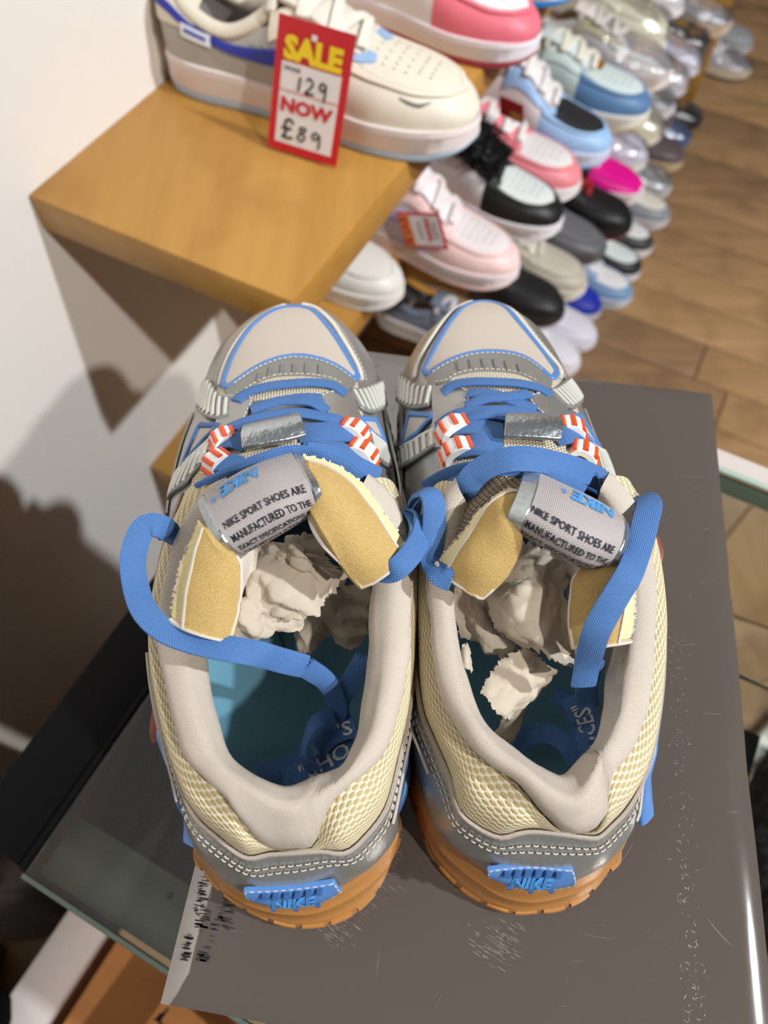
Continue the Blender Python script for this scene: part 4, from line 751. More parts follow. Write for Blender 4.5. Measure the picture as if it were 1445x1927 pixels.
    for i in range(4):
        e0, e1 = np.array(G_(f'eye{i}')[0]), np.array(G_(f'eye{i}')[1]); p0, p1 = on(e0[None], side, .002)[0], on(e1[None], side, .0005)[0]
        nn = dome_n(np.array([(e0[0]+e1[0])/2]), np.array([(e0[1]+e1[1])/2]), side)[0]; d = p1-p0; ln = np.linalg.norm(d); d /= ln
        nn = nn-d*(nn@d); nn /= np.linalg.norm(nn); axd = np.cross(d, nn); axd = axd*np.sign(axd@ea)
        th = np.linspace(-.15, np.pi+.1, 22); R1 = ln/2; cen_ = (p0+p1)/2
        arc = lambda r, hh: cen_+d*0-np.cos(th)[:, None]*d*r-0*d+np.sin(th)[:, None]*nn*r*hh
        prof = [(R1*.62, .62, -.5), (R1*1.0, .78, -.5), (R1*1.06, .84, -.3), (R1*1.06, .84, .5), (R1*.62, .62, .5)]
        Le = .0092; Gp = np.stack([arc(r, hh)+axd*Le*z for r, hh, z in prof]); Gp = np.concatenate([Gp, Gp[:1]])
        ey = mesh('eyelet', Gp.reshape(-1, 3), gfaces(6, 22), M_whitepl, root, None, True, 35)
        for q in (3, 8, 13, 18):
            b0 = cen_-np.cos(th[q])*d*R1*1.07+np.sin(th[q])*nn*R1*.86; rad = -np.cos(th[q])*d+np.sin(th[q])*nn
            if b0[2] < min(p0[2], p1[2])-.004: continue
            V, Fx, uv = ribbon_geo(np.array([b0-axd*Le*.42, b0, b0+axd*Le*.46]), rad, .0024, .0022, 8); mesh('eyelet_bar', V, Fx, M_orange, ey, uv)
    # laces across the throat
    for k in [k for k in M if k.startswith(side+'_lace_r')]:
        cst = yt_curve(M[k], 40); b_ = np.sin(np.linspace(0, np.pi, 40))*.0014+.0021+(.0012 if k.endswith('b') else 0)
        N = dome_n(cst[:, 0], cst[:, 1], side); P = dome(cst[:, 0], cst[:, 1], side)+N*b_[:, None]
        wdt = {'r5L': .0105, 'r5R': .0105, 'r4R': .0135, 'r4L': .0105, 'r4': .0120}.get(k.split('_')[-1], .0072)
        ribbon('lace', P, N, wdt, .0018, M_lace, root)
    tg = np.array(G_('tag')).reshape(2, 3, 2); G = np.stack([yt_curve(tg[0], 16), yt_curve(tg[1], 16)]); f6 = np.linspace(0, 1, 8)[:, None, None]; G = G[0][None]*(1-f6)+G[1][None]*f6
    off = .0075+.003*np.sin(np.linspace(0, np.pi, 8))[:, None]+0*G[..., 0]; P = dome_off(G[..., 0], G[..., 1], side, off); N = dome_n(G[..., 0], G[..., 1], side)
    up_slab('tongue_tag', P, N, .0012, M_silvfoil, root)
    # tongue: foam halves, rolled label
    lab = refine(M[side+'_label'], 40, 30)
    ln_ = gnorm(lab); flip = ln_[12, 15] @ np.array([0, -.4, 1]) < 0
    lbl = slab('tongue_label', lab[:, ::-1] if flip else lab, .0012, M_label, root, .0004)
    LG = lab+(-ln_ if flip else ln_)*.0016
    def lab_fn(row, hgt, x0, x1, flipd=False):
        def f(x, y):
            b = x0+(x1-x0)*(1-x if flipd else x); a_ = row-(y*hgt if not flipd else -y*hgt)
            return gsample(LG, a_, b)
        return f
    rows_ = (('NIKE SPORT SHOES ARE', .500), ('MANUFACTURED TO THE', .592), ('EXACT SPECIFICATIONS OF', .680), ('CHAMPION ATHLETES', .765))
    for tx, r_ in rows_: text_on('label_lettering', tx, lab_fn(r_, .047, .06 if side == 'L' else .02, .95 if side == 'L' else .94), M_blacktext, lbl, .02)
    text_on('label_lettering', 'NIKE', lab_fn(.09 if side == 'L' else .06, .155, .16 if side == 'L' else .36, .62 if side == 'L' else .88, True), M_bluetext, lbl, .05, .2)
    text_on('label_lettering', '\u00ae', lab_fn(.17 if side == 'L' else .12, .07, .05 if side == 'L' else .26, .11 if side == 'L' else .32, True), M_bluetext, lbl, .02)
    for b0, b1 in ((-.075, .0), (1.0, 1.075)) if side == 'L' else ((-.16, .0), (1.0, 1.05)):
        ex = lambda bb: np.stack([lab[i, 0]+(lab[i, 0]-lab[i, 3])/3*29*(-bb)/1 if bb < 0 else (lab[i, -1]+(lab[i, -1]-lab[i, -4])/3*29*(bb-1) if bb > 1 else (lab[i, 0] if bb == 0 else lab[i, -1])) for i in range(40)])
        a_, b_ = ex(b0)-np.array([0, 0, .0015])*(1 if b0 < 0 else 0), ex(b1)-np.array([0, 0, .0015])*(1 if b1 > 1 else 0); f6 = np.linspace(0, 1, 5)[None, :, None]; Gx = a_[:, None]*(1-f6)+b_[:, None]*f6
        slab('label_tape', Gx[:, ::-1] if flip else Gx, .0016, M_silvfoil, lbl, .0004)
    for q in ('foamA', 'foamB'):
        Gf = refine(M[f'{side}_{q}'], 36, 24); outer_first = True
        nrm = gnorm(Gf)
        if nrm[..., 2].mean() < 0: nrm = -nrm
        ww = np.array([noise.noise(Vector((v[0]*90, v[1]*90, 3.1))) for v in Gf.reshape(-1, 3)]).reshape(Gf.shape[:2]); Gf = Gf+nrm*(ww*.0008)[..., None]
        fl_ = (gnorm(Gf)[..., 2].mean() < 0); k = 7
        fm_ = Gf[:, k:]
        foam = slab('foam_flap', fm_[:, ::-1] if fl_ else fm_, .0034, M_foam, root, .0012)
        # torn pale fringe outside the seam, toothed rim
        fr = Gf[:, :k+1].copy(); rsd = random.Random(11)
        for i in range(36):
            d_ = fr[i, 0]-fr[i, 3]; d_ /= np.linalg.norm(d_); fr[i, 0] += d_*rsd.uniform(-.0004, .0014)
        slab('foam_fringe', fr[:, ::-1] if fl_ else fr, .0014, M_fringe, foam, .0008)
        ribbon('seam_thread', Gf[:, k]+nrm[:, k]*.0036, nrm[:, k], .0012, .0008, M_stitch, foam, 6)
        mb = MB(); rsd = random.Random(4)
        for i in range(0, 35):
            for j in range(2):
                x = rsd.random(); p = Gf[i, 0]*(1-x)+Gf[i+1, 0]*x; d_ = Gf[i, 0]-Gf[i, 3]; d_ /= np.linalg.norm(d_)
                V, Fx, uv = ribbon_geo(np.array([p-d_*.0008, p+d_*rsd.uniform(.0006, .0022)+nrm[i, 0]*rsd.uniform(.0, .0016)]), nrm[i, 0], rsd.uniform(.0005, .0013), .0007, 6); mb.add(V, Fx, uv)
        tag(mb.build('frayed_thread', M_liningw, foam), kind='stuff')
        # white bound edge on the inner side, end edges
        E1 = np.concatenate([Gf[:, -1], Gf[-1, ::-1][1:]]); N1 = np.concatenate([nrm[:, -1], nrm[-1, ::-1][1:]])
        P1 = cr(E1, 90)+cr(N1, 90)*.0016; ribbon('bound_edge', P1, cr(N1, 90), .0018, .0044, M_liningw, foam, 8)
    li = refine(M[side+'_lining'], 26, 12); slab('tongue_fabric', li if gnorm(li)[..., 2].mean() > 0 else li[:, ::-1], .0012, M_liningw, root, .0008)
    if side == 'R':
        kn = refine(M['R_knit'], 26, 16); slab('tongue_knit', kn if gnorm(kn)[..., 2].mean() > 0 else kn[:, ::-1], .0016, M_knitg, root, .001)
    # heel emblem: blue plate with raised ribs and lettering
    T1, B1 = cr(G_('emb_top'), 30), cr(G_('emb_bot'), 30); f6 = np.linspace(0, 1, 10)[:, None, None]; Ge = B1[None]*(1-f6)+T1[None]*f6
    od = Ge-np.append(C, 0); od[..., 2] = 0; od /= np.linalg.norm(od, axis=-1, keepdims=True); od = od*.92+np.array([0, 0, .4]); Ge = Ge+od*.0004+od*(.0014*np.sin(np.linspace(0, np.pi, 10)))[:, None, None]
    emb = up_slab('heel_emblem', Ge, od, .0016, M_blue, root); GE = Ge+od*.0023
    ll = np.concatenate([Ge[0], Ge[:, -1], Ge[-1, ::-1], Ge[::-1, 0]]); ln2 = np.concatenate([od[0], od[:, -1], od[-1, ::-1], od[::-1, 0]])
    stitches('emblem_stitch', cr(ll[::3], 90)+.0012*cr(ln2[::3], 90), cr(ln2[::3], 90), root, .003)
    text_on('emblem_lettering', 'NIKE', lambda x, y: gsample(GE, .26+y*.50, .24+.52*x), M_bluetext, emb, .04, .35)  # raised letters share the plate's blue; lighter colour stands in for their shading
    for q in range(6):
        x = .20+.12*q; P = gsample(GE, np.array([.80, .90, .98]), np.array([x, x+.02, x+.03])); V, Fx, uv = ribbon_geo(P, od[5, int(x*29)], .0026, .0018, 6); mesh('emblem_rib', V, Fx, M_blued, emb, uv)
    for q in range(3):
        x = .24+.24*q; P = gsample(GE, np.array([.0, .08, .16]), np.array([x, x, x])); V, Fx, uv = ribbon_geo(P, od[2, int(x*29)], .0022, .0016, 6); mesh('emblem_rib', V, Fx, M_blued, emb, uv)
    # blue side clips
    for q in ('clip_out', 'clip_in'):
        P = cr(G_(q), 40); o_ = P-np.append(C, 0); o_[:, 2] = 0; o_ /= np.linalg.norm(o_, axis=1, keepdims=True)
        w = np.interp(np.linspace(0, 1, 40), [0, .15, .6, 1], [.006, .010, .012, .010]); T, N, B = frames(P, o_)
        ribbon('side_clip', P, o_+np.array([0, 0, .08 if q == 'clip_out' else .22]), w, .0034, M_blue, root, 12)
        # second, lower blade and its white core
        P2 = cr(P[8:36]-np.array([0, 0, .012])+o_[8:36]*.0045*np.sin(np.linspace(0, np.pi, 28))[:, None], 30); o2 = cr(o_[8:36], 30)
        ribbon('side_clip', P2, o2, .006, .003, M_blue, root, 10); ribbon('clip_core', P2-np.array([0, 0, .006]), o2, .004, .0024, M_rib, root, 8)
    return root

def crumple(name, Gc, parent, amp, seed, torn=(1, 1, 1, 1), n=76, m=66):
    """paper sheet with straight, sharp crease lines and ragged torn edges"""
    G = refine(Gc, n, m); N = gnorm(G); rsd = random.Random(seed)
    if N[..., 2].mean() < 0: G = G[:, ::-1]; N = gnorm(G)
    fl = G.reshape(-1, 3); wv = np.array([noise.noise(Vector(v*34+seed)) for v in fl]); w2 = np.array([noise.noise(Vector(v*22-seed)) for v in fl])
    h = np.zeros(len(fl))
    for k in range(15):
        a = np.array([rsd.gauss(0, 1), rsd.gauss(0, 1), rsd.gauss(0, .8)]); a /= np.linalg.norm(a)
        per = rsd.uniform(.006, .030); x = fl@a/per+rsd.random()*5+wv*.55+(w2*.6 if k % 2 else 0); tri = np.abs(x-np.floor(x)-.5)*2
        h += tri*per*rsd.uniform(.12, .34)*(.45+.9*np.clip(w2*2*rsd.choice((-1, 1))+.5, 0, 1))
    fine = np.array([abs(noise.noise(Vector(v*150+seed))) for v in fl])*.0014
    G = G+N*(((h-h.mean())*amp*.55/.0035+fine).reshape(n, m))[..., None]
    def rag(e, inner):
        k = 0.0
        for q in range(len(e)):
            k = k*.6+rsd.uniform(-.9, 1.0); e[q] += (e[q]-inner[q])*np.clip(k, -.6, 2.2)
    if torn[0]: rag(G[0], G[2].copy())
    if torn[1]: rag(G[-1], G[-3].copy())
    if torn[2]: rag(G[:, 0], G[:, 2].copy())
    if torn[3]: rag(G[:, -1], G[:, -3].copy())
    return slab(name, G, .0003, M_paper, parent, .0002, None, .1, 9)

runL = runner('L', 'left runner of the worn grey, cream and blue pair on the silver box')
runR = runner('R', 'right runner of the worn grey, cream and blue pair on the silver box')
UPZ = (0, 0, 1.0)
def free_lace(parent, key, N0, width=.0095, th=.0024, n=80, mat=None):
    N = np.asarray(N0, float)
    if N.ndim == 2: N = cr(N, n)
    return ribbon('loose_lace', cr(M[key], n), N, width, th, M_lace, parent)
free_lace(runL, 'L_lace_long', (.25, -.95, .25), .0072); free_lace(runL, 'L_lace_long2', (0, -.35, 1), .0085)
free_lace(runL, 'L_loop', [(0, -.4, 1), (.3, -.3, 1), (.5, .2, .9), (.1, .5, .9), (-.55, .25, .8), (-.5, 0, .9), (-.4, -.1, .95), (-.3, -.25, .95), (-.2, -.35, .95), (0, -.5, .9), (0, -.6, .85), (0, -.6, .85)], .0098)
free_lace(runL, 'L_drop', (-.2, -.3, 1), .0090); free_lace(runL, 'L_drop2', (.3, -.3, 1), .0090)
free_lace(runL, 'L_ring', [(0, 0, 1), (-.5, .5, .6), (-.9, 0, .4), (-.8, -.3, .5), (-.5, -.5, .7)], .0090)
lw1 = free_lace(runL, 'L_word1', UPZ, .0092); lw2 = free_lace(runL, 'L_word2', UPZ, .0098); free_lace(runL, 'L_floor', UPZ, .0090)
free_lace(runL, 'L_right_end', [(.4, -.2, .9), (.2, -.4, .9), (.1, -.5, .85), (.5, -.1, .85), (.8, .1, .6), (.6, .4, .7)], .0092)
free_lace(runR, 'R_loop_a', [(0, -.4, .9), (.2, -.4, .9), (.5, -.2, .85), (.7, 0, .7), (.3, .6, .7), (0, .8, .5)], .0086)
free_lace(runR, 'R_loop_b', [(-.8, 0, .6), (-.7, .3, .6), (-.2, .7, .7), (.1, .5, .9), (.2, 0, 1), (.1, -.2, 1), (0, -.3, 1), (.1, -.4, .9), (.2, -.5, .85), (.1, -.6, .8)], .0096)
free_lace(runR, 'R_side', [(-.5, .3, .8), (0, .5, .9), (.3, .1, .95), (.2, -.2, 1), (.1, -.3, 1), (-.1, -.3, 1), (-.2, -.35, .95), (-.25, -.4, .9), (-.2, -.5, .85), (0, -.6, .8), (0, -.7, .7), (0, -.7, .7)], .0100)
free_lace(runR, 'R_drop', (0, -.6, .8), .0098); rw = free_lace(runR, 'R_word', (-.35, 0, 1), .0120); free_lace(runR, 'R_curve', UPZ, .0092); free_lace(runR, 'R_edge', (-.5, 0, .8), .0080)
free_lace(runR, 'R_arch', [(0, -.3, 1), (0, -.2, 1), (0, -.2, 1), (0, -.25, 1), (0, -.3, 1), (.05, -.3, 1), (.1, -.3, 1), (.2, -.3, .95), (.3, -.3, .9), (.4, -.3, .85)], .0105)
free_lace(runR, 'R_thin', (0, -.7, .7), .0078); free_lace(runR, 'R_low', (-.2, -.7, .7), .0072)
def lace_word(parent, key, word, N0, hgt, a0, a1, flipd=False):
    P = cr(M[key], 60); T, N, B = frames(P, N0); sgn = -1 if flipd else 1
    def f(x, y):
        q = (a0+(a1-a0)*x)*59; i = np.clip(q.astype(int), 0, 58); fr = (q-i)[:, None]
        return P[i]*(1-fr)+P[i+1]*fr+N[i]*.0016+B[i]*((y-.5)*hgt*sgn)[:, None]
    return text_on('lace_lettering', word, f, M_whitetext, parent, .015)
lace_word(lw2, 'L_word2', '"SHO', UPZ, .0058, .78, .10, False); lace_word(lw1, 'L_word1', '"S', UPZ, .0056, .5, .08, False); lace_word(rw, 'R_word', 'ACES"', (-.35, 0, 1), .0070, .95, .12, False)

for sd, rt in (('L', runL), ('R', runR)): ribbon('orange_tab', cr(M[sd+'_tab'], 12), (0, 0, 1) if sd == 'R' else (-.5, 0, .9), .006, .0016, M_rust, rt)
pL = empty('packing_paper', tuple(np.array(M['L_pap0']).reshape(-1, 3).mean(0)*np.array([1, 1, 0])+np.array([0, 0, .04])), 'crumpled grey packing paper stuffed in the left runner, with one torn tip', 'paper', 'packing paper in the runners')
crumple('paper_sheet', M['L_pap0'], pL, .0042, 1); crumple('paper_sheet', M['L_pap1'], pL, .0032, 2, (1, 1, 1, 1)); crumple('paper_sheet', M['L_pap2'], pL, .0030, 3)
pR = empty('packing_paper', tuple(np.array(M['R_pap0']).reshape(-1, 3).mean(0)*np.array([1, 1, 0])+np.array([0, 0, .04])), 'rolled grey packing paper stuffed in the right runner, with loose torn strips', 'paper', 'packing paper in the runners')
crumple('paper_sheet', M['R_pap0'], pR, .0018, 4); crumple('paper_sheet', M['R_pap1'], pR, .0026, 5); crumple('paper_sheet', M['R_pap2'], pR, .0016, 16); crumple('paper_sheet', M['R_pap3'], pR, .0014, 7, n=40, m=24); crumple('paper_sheet', M['R_pap4'], pR, .0010, 8, n=20, m=16)
# ------------------------------------------------------------------ display sneakers on the wall
SWX = [0, .02, .06, .15, .30, .45, .60, .72, .82, .90, .95, .985, 1.0]
SWY = [.03, .072, .108, .128, .122, .128, .156, .172, .163, .135, .105, .060, .012]
STX = [0, .05, .12, .25, .36, .44, .52, .62, .70, .80, .90, .96, 1.0]
ST_LOW = [.27, .285, .265, .235, .27, .305, .285, .240, .215, .200, .180, .150, .11]
ST_MID = [.37, .385, .375, .36, .375, .40, .355, .265, .225, .200, .180, .150, .11]
ST_RUN = [.28, .31, .27, .225, .25, .275, .255, .215, .190, .170, .145, .12, .09]
class Sneak:
    def __init__(s, L, style): s.L = L; s.st = {'low': ST_LOW, 'mid': ST_MID, 'run': ST_RUN}[style]; s.style = style; s.mz = .105 if style != 'run' else .12
    def base(s, l): return np.interp(l, [0, .3, .7, 1], [s.mz, s.mz*.92, s.mz*.80, s.mz*.86])
    def P(s, l, t, off=0.0):
        l = np.asarray(l, float); t = np.asarray(t, float)
        def f(l, t):
            w = crspl(SWX, SWY, l)*.85; zt = crspl(STX, s.st, l); zb = s.base(l); th = t*np.pi/2
            return np.stack([w*np.sign(np.sin(th))*np.abs(np.sin(th))**.82, l+0*t, zb+(zt-zb)*np.abs(np.cos(th))**.70], -1)*s.L
        p = f(np.clip(l, .004, .996), t)
        if np.any(off):
            e = .004; a = f(np.clip(l+e, .004, .996), t)-f(np.clip(l-e, .004, .996), t); b = f(np.clip(l, .004, .996), np.clip(t+.01, -1, 1))-f(np.clip(l, .004, .996), np.clip(t-.01, -1, 1))
            n = np.cross(b, a); n /= np.linalg.norm(n, axis=-1, keepdims=True)+1e-12; p = p+n*np.asarray(off)[..., None]
        return p
    def N(s, l, t): return (s.P(l, t, .001)-s.P(l, t))/.001
    def patch(s, name, a, b, mat, root, th=.0016, n=22, m=8, off=.0006):
        a = cr(np.array(a, float), n); b = cr(np.array(b, float), n); f = np.linspace(0, 1, m)[:, None, None]; G = a[None]*(1-f)+b[None]*f
        P = s.P(G[..., 0], G[..., 1], off); N = s.N(G[..., 0], G[..., 1])
        if (gnorm(P)*N).sum() < 0: P = P[:, ::-1]; N = N[:, ::-1]
        return slab(name, P, th, mat, root, .0004, N)
_cm = {}
def shade(c, rough=.5, metal=0.0):
    k = (tuple(c), rough, metal)
    if k not in _cm: _cm[k] = plain('upper_%02x%02x%02x' % tuple(int(v) for v in c), c, rough, metal, 300, .05, .0003)
    return _cm[k]
t = NT('clear_wrap'); nz = t.noise(t.obj(), 55, 3)
g = t.n('BsdfGlossy', {'Color': (1, 1, 1, 1), 'Roughness': .10}); tr = t.n('BsdfTransparent', {'Color': (.93, .94, .95, 1)}); fr = t.n('LayerWeight', {'Blend': .25}); bp = t.n('Bump', {'Strength': 1.0, 'Distance': .006, 'Height': nz})
t.t.links.new(bp.outputs[0], g.inputs['Normal']); mx = t.n('MixShader', {0: t.math('ADD', t.math('MULTIPLY', fr.outputs['Fresnel'], .5), .10)}); t.t.links.new(tr.outputs[0], mx.inputs[1]); t.t.links.new(g.outputs[0], mx.inputs[2]); t.t.links.new(mx.outputs[0], t.t.nodes['Material Output'].inputs['Surface']); M_wrap = t.m

def sneaker(label, p, u, z, c, L=.315, style='low', turn=0.0, laces=True, wrap=False, group=None, detail=2):
    """p, u: where the toe tip stands; c: colours by part"""
    root = bpy.data.objects.new('display_sneaker', None); COL.objects.link(root); root.empty_display_size = .02
    th = math.atan2(-PW[0], PW[1])+turn; d = np.array([-math.sin(th), math.cos(th), 0])
    L = L*CAM_SCALE; root.location = tuple(W(p, u, z)+np.array([0, 0, .0008])-d*L); root.rotation_euler = (0, 0, th); tag(root, label, 'shoe', group or ('sneakers on the floor row' if z < -.9 else {-.12: 'sneakers on the top shelf', -.39: 'sneakers on the second shelf', -.68: 'sneakers on the third shelf'}.get(round(z, 2))))
    s = Sneak(L, style); m = lambda k, df=None: shade(c.get(k, c.get(df, c['up'])), .28 if k == 'gloss' else c.get('rough', .5))
    # sole: outline rings
    ll = (1-np.cos(np.linspace(0, np.pi, 40)))/2; ring = np.concatenate([np.stack([crspl(SWX, SWY, ll)*.9, ll], -1), np.stack([-crspl(SWX, SWY, ll[::-1])*.9, ll[::-1]], -1)])
    def rr(k, zf): 
        l = ring[:, 1]; cxy = np.array([0, .5]); q = (ring-cxy)*k+cxy; return np.stack([q[:, 0], q[:, 1], zf(l)], -1)*L
    toe = lambda l: .03*np.clip((l-.86)/.14, 0, 1)**2
    zs = lambda f: (lambda l: toe(l)*(1-f)+s.base(l)*f)
    def loft(name, ks, mat, cap=True):
        G = np.stack([rr(k, zs(f)) for k, f in ks]); mb = MB(); n, m_, _ = G.shape; mb.add(G, gfaces(n, m_, False, True, 0, True), guv(G))
        if cap:
            mb.add(np.concatenate([G[0], [G[0].mean(0)]]), [(i, (i+1) % m_, m_) for i in range(m_)]); mb.add(np.concatenate([G[-1], [G[-1].mean(0)]]), [((i+1) % m_, i, m_) for i in range(m_)])
        return mb.build(name, mat, root, True, 40)
    loft('outsole', ((.96, 0), (1.0, .03), (1.012, .2), (1.0, .27)), m('out', 'mid')); mid = loft('midsole', ((1.0, .27), (1.012, .32), (1.004, .80), (1.012, .84), (1.0, 1.04), (.95, 1.06)), m('mid'))
    if detail > 1:
        P = rr(1.01, zs(.86)); N_ = P-P.mean(0); N_[:, 2] = 0; N_ /= np.linalg.norm(N_, axis=1, keepdims=True); stitches('sole_stitch', np.concatenate([P, P[:1]]), np.concatenate([N_, N_[:1]]), mid, .005, shade(c.get('stitch', c['mid'])))
    # upper: quarter (rear) and mudguard (front), collar left open
    lq = np.concatenate([np.linspace(.004, .08, 8), np.linspace(.1, .62, 22)]); lf = np.concatenate([np.linspace(.62, .9, 14), np.linspace(.915, .996, 10)]); tt = np.linspace(-1, 1, 43)
    o0, o1 = .075, (.40 if style != 'run' else .42)
    def skin(name, lv, mat, hole):
        A, B = np.meshgrid(lv, tt, indexing='ij'); n, mm = A.shape; F = [f for f in gfaces(n, mm) if not (hole and o0 < lv[f[0]//mm]+.012 < o1 and abs(tt[f[0] % mm]+.024) < .50)]
        mb = MB(); mb.add(s.P(A, B), F, np.stack([A*L, B*.06], -1)); 
        if not hole: mb.add(np.concatenate([s.P(A, B)[-1], [s.P(A, B)[-1].mean(0)]]), [(i, i+1, mm) for i in range(mm-1)])
        else: mb.add(np.concatenate([s.P(A, B)[0], [s.P(A, B)[0].mean(0)]]), [(i+1, i, mm) for i in range(mm-1)])
        return mb.build(name, mat, root, True, None)
    skin('quarter', lq, m('quarter'), True); skin('mudguard', lf, m('mud', 'up'), False)
    # collar roll, lining and insole
    a = np.linspace(0, 2*np.pi, 40, endpoint=False); lc = (o0+o1)/2+(o1-o0)/2*np.cos(a)*1.02; tc = .50*np.sin(a); Pc = s.P(lc, tc); Nc = s.N(lc, tc); Pq = np.concatenate([Pc, Pc[:2]])
    V, F, uv = ribbon_geo(Pq, np.concatenate([Nc, Nc[:2]]), .014, .011, 10); mesh('collar', V, F, m('collar', 'quarter'), root, uv)
    cen = Pc.mean(0); inn = np.stack([Pc+(cen-Pc)*k*np.array([1, 1, 0])+np.array([0, 0, -1])*(Pc[:, 2:3]-zf) for k, zf in ((.0, Pc[:, 2:3]), (-.02, .10*L), (.0, .085*L))]); G = np.concatenate([inn, [np.repeat([[cen[0], cen[1], .085*L]], 40, 0)]]); mesh('lining', G.reshape(-1, 3), gfaces(4, 40, False, True), m('lining', 'mid'), root)
    # toe box, eyestays, side marks, heel tab
    s.patch('toe_box', [(.60, -.30), (.70, -.40), (.82, -.42), (.90, -.30), (.935, -.02)], [(.60, .30), (.70, .40), (.82, .42), (.90, .30), (.935, .02)], m('toe'), root, .0012)
    s.patch('toe_rim', [(.63, -.52), (.74, -.50), (.84, -.50), (.915, -.36), (.952, -.03)], [(.61, -.38), (.71, -.43), (.82, -.45), (.90, -.33), (.938, -.03)], m('mud', 'up'), root, .0024, m=4); s.patch('toe_rim', [(.63, .52), (.74, .50), (.84, .50), (.915, .36), (.952, .0)], [(.61, .38), (.71, .43), (.82, .45), (.90, .33), (.938, .0)], m('mud', 'up'), root, .0024, m=4)
    if detail > 1:
        mb = MB()
        for i, l in enumerate(np.linspace(.66, .86, 7)):
            for t_ in np.linspace(-.22, .22, 5+(i % 2))*(1 if l < .82 else .7):
                P0 = s.P(np.array([l-.004, l+.004]), np.array([t_, t_]), .0019); V, F, uv = ribbon_geo(P0, s.N(np.array([l, l]), np.array([t_, t_])), .0022, .0005, 6); mb.add(V, F)
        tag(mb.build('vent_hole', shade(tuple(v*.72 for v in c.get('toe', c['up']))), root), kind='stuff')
    for sg in (-1, 1):
        s.patch('eyestay', [(.40, sg*.36), (.50, sg*.20), (.60, sg*.17), (.67, sg*.10)], [(.40, sg*.66), (.50, sg*.56), (.60, sg*.50), (.69, sg*.34)], m('stay', 'up'), root, .0018)
        if 'swoosh' in c: s.patch('side_mark', [(.02, sg*.52), (.16, sg*.66), (.30, sg*.80), (.42, sg*.86), (.50, sg*.80), (.56, sg*.60)], [(.02, sg*.50), (.16, sg*.60), (.30, sg*.70), (.40, sg*.74), (.48, sg*.70), (.56, sg*.595)], m('swoosh'), root, .0022, off=.0014)
    s.patch('heel_tab', [(.006, -.7), (.03, -.75), (.10, -.70), (.16, -.62)], [(.006, .7), (.03, .75), (.10, .70), (.16, .62)], m('heel', 'quarter'), root, .0016, m=16) if style != 'mid' else None
    # tongue and laces
    lt = np.linspace(.36, .66, 16); T = s.P(np.repeat(lt[:, None], 9, 1), np.repeat(np.linspace(-.30, .30, 9)[None], 16, 0)); T[:, :, 2] += np.interp(lt, [.36, .44, .6], [.05, .012, .0])[:, None]*L+.002
    slab('tongue', T if gnorm(T)[..., 2].mean() > 0 else T[:, ::-1], .004, m('tongue', 'mid'), root, .001)
    if laces:
        for i, l in enumerate(np.linspace(.43, .645, 6 if detail > 1 else 5)):
            tq = np.linspace(-.36, .36, 14)*(1.0-.35*i/5); lv = l+.018*np.sin(tq/.36*1.6)*(1 if i % 2 else -1); P = s.P(lv, tq, .0075+.003*np.cos(tq*4)); V, F, uv = ribbon_geo(P, s.N(lv, tq), .0100, .0036, 8); mesh('lace', V, F, m('lace', 'mid'), root, uv)
            if detail > 1:
                lv2 = l+.028*tq/.36*(1 if i % 2 else -1); P = s.P(lv2, tq, .0045); V, F, uv = ribbon_geo(P, s.N(lv2, tq), .009, .0030, 8); mesh('lace', V, F, m('lace', 'mid'), root, uv)
    if wrap:
        A, B = np.meshgrid(np.linspace(.004, .996, 40), np.linspace(-1, 1, 40), indexing='ij'); P = s.P(A, B); N = s.N(A, B); cr_ = np.array([noise.noise(Vector((v[0]*38, v[1]*38, v[2]*38+u*9))) for v in P.reshape(-1, 3)]).reshape(A.shape)
        P = P+N*(.0075+.006*cr_)[..., None]; P[..., 2] = np.maximum(P[..., 2], .002); mesh('plastic_wrap', P.reshape(-1, 3), gfaces(40, 40), M_wrap, root, None, True, 25)
    return root, s
def card_patch(name, root, Q, mat, parent, th=.0008):
    """flat card from 4 corners (top left, top right, bottom right, bottom left)"""
    Q = np.array(Q, float); a, b = np.meshgrid(np.linspace(0, 1, 5), np.linspace(0, 1, 4), indexing='ij')
    G = (Q[0]*(1-b[..., None])+Q[1]*b[..., None])*(1-a[..., None])+(Q[3]*(1-b[..., None])+Q[2]*b[..., None])*a[..., None]
    return slab(name, G, th, mat, parent, .0, None, .05), G

CRM = (232, 224, 206); WHT = (236, 232, 232); BLK = (24, 24, 26)
# top shelf
s1, S1 = sneaker('cream and grey low sneaker with a navy side stripe wearing the red sale card', -.243, .695, SHZ[0], dict(up=CRM, quarter=(176, 172, 164), toe=(228, 220, 202), mud=CRM, stay=CRM, swoosh=(38, 50, 158), mid=(232, 222, 220), out=(168, 184, 200), lace=(234, 228, 214), tongue=(222, 216, 204), lining=(150, 146, 142), collar=(224, 216, 198), heel=(226, 218, 200), stitch=(206, 196, 190)), .368, 'low', .10)
for sg in (1, -1): S1.patch('lace_tip_panel', [(.585, sg*.26), (.62, sg*.20), (.66, sg*.16), (.70, sg*.14)], [(.575, sg*.46), (.62, sg*.40), (.665, sg*.36), (.705, sg*.24)], shade((152, 184, 220)), s1, .0024, 14, 5, .002)
for sg in (1, -1): S1.patch('toe_mark', [(.80, sg*.60), (.83, sg*.65), (.86, sg*.66), (.885, sg*.55)], [(.80, sg*.595), (.83, sg*.615), (.855, sg*.62), (.885, sg*.545)], shade((110, 110, 112)), s1, .0006, 10, 3, .001)
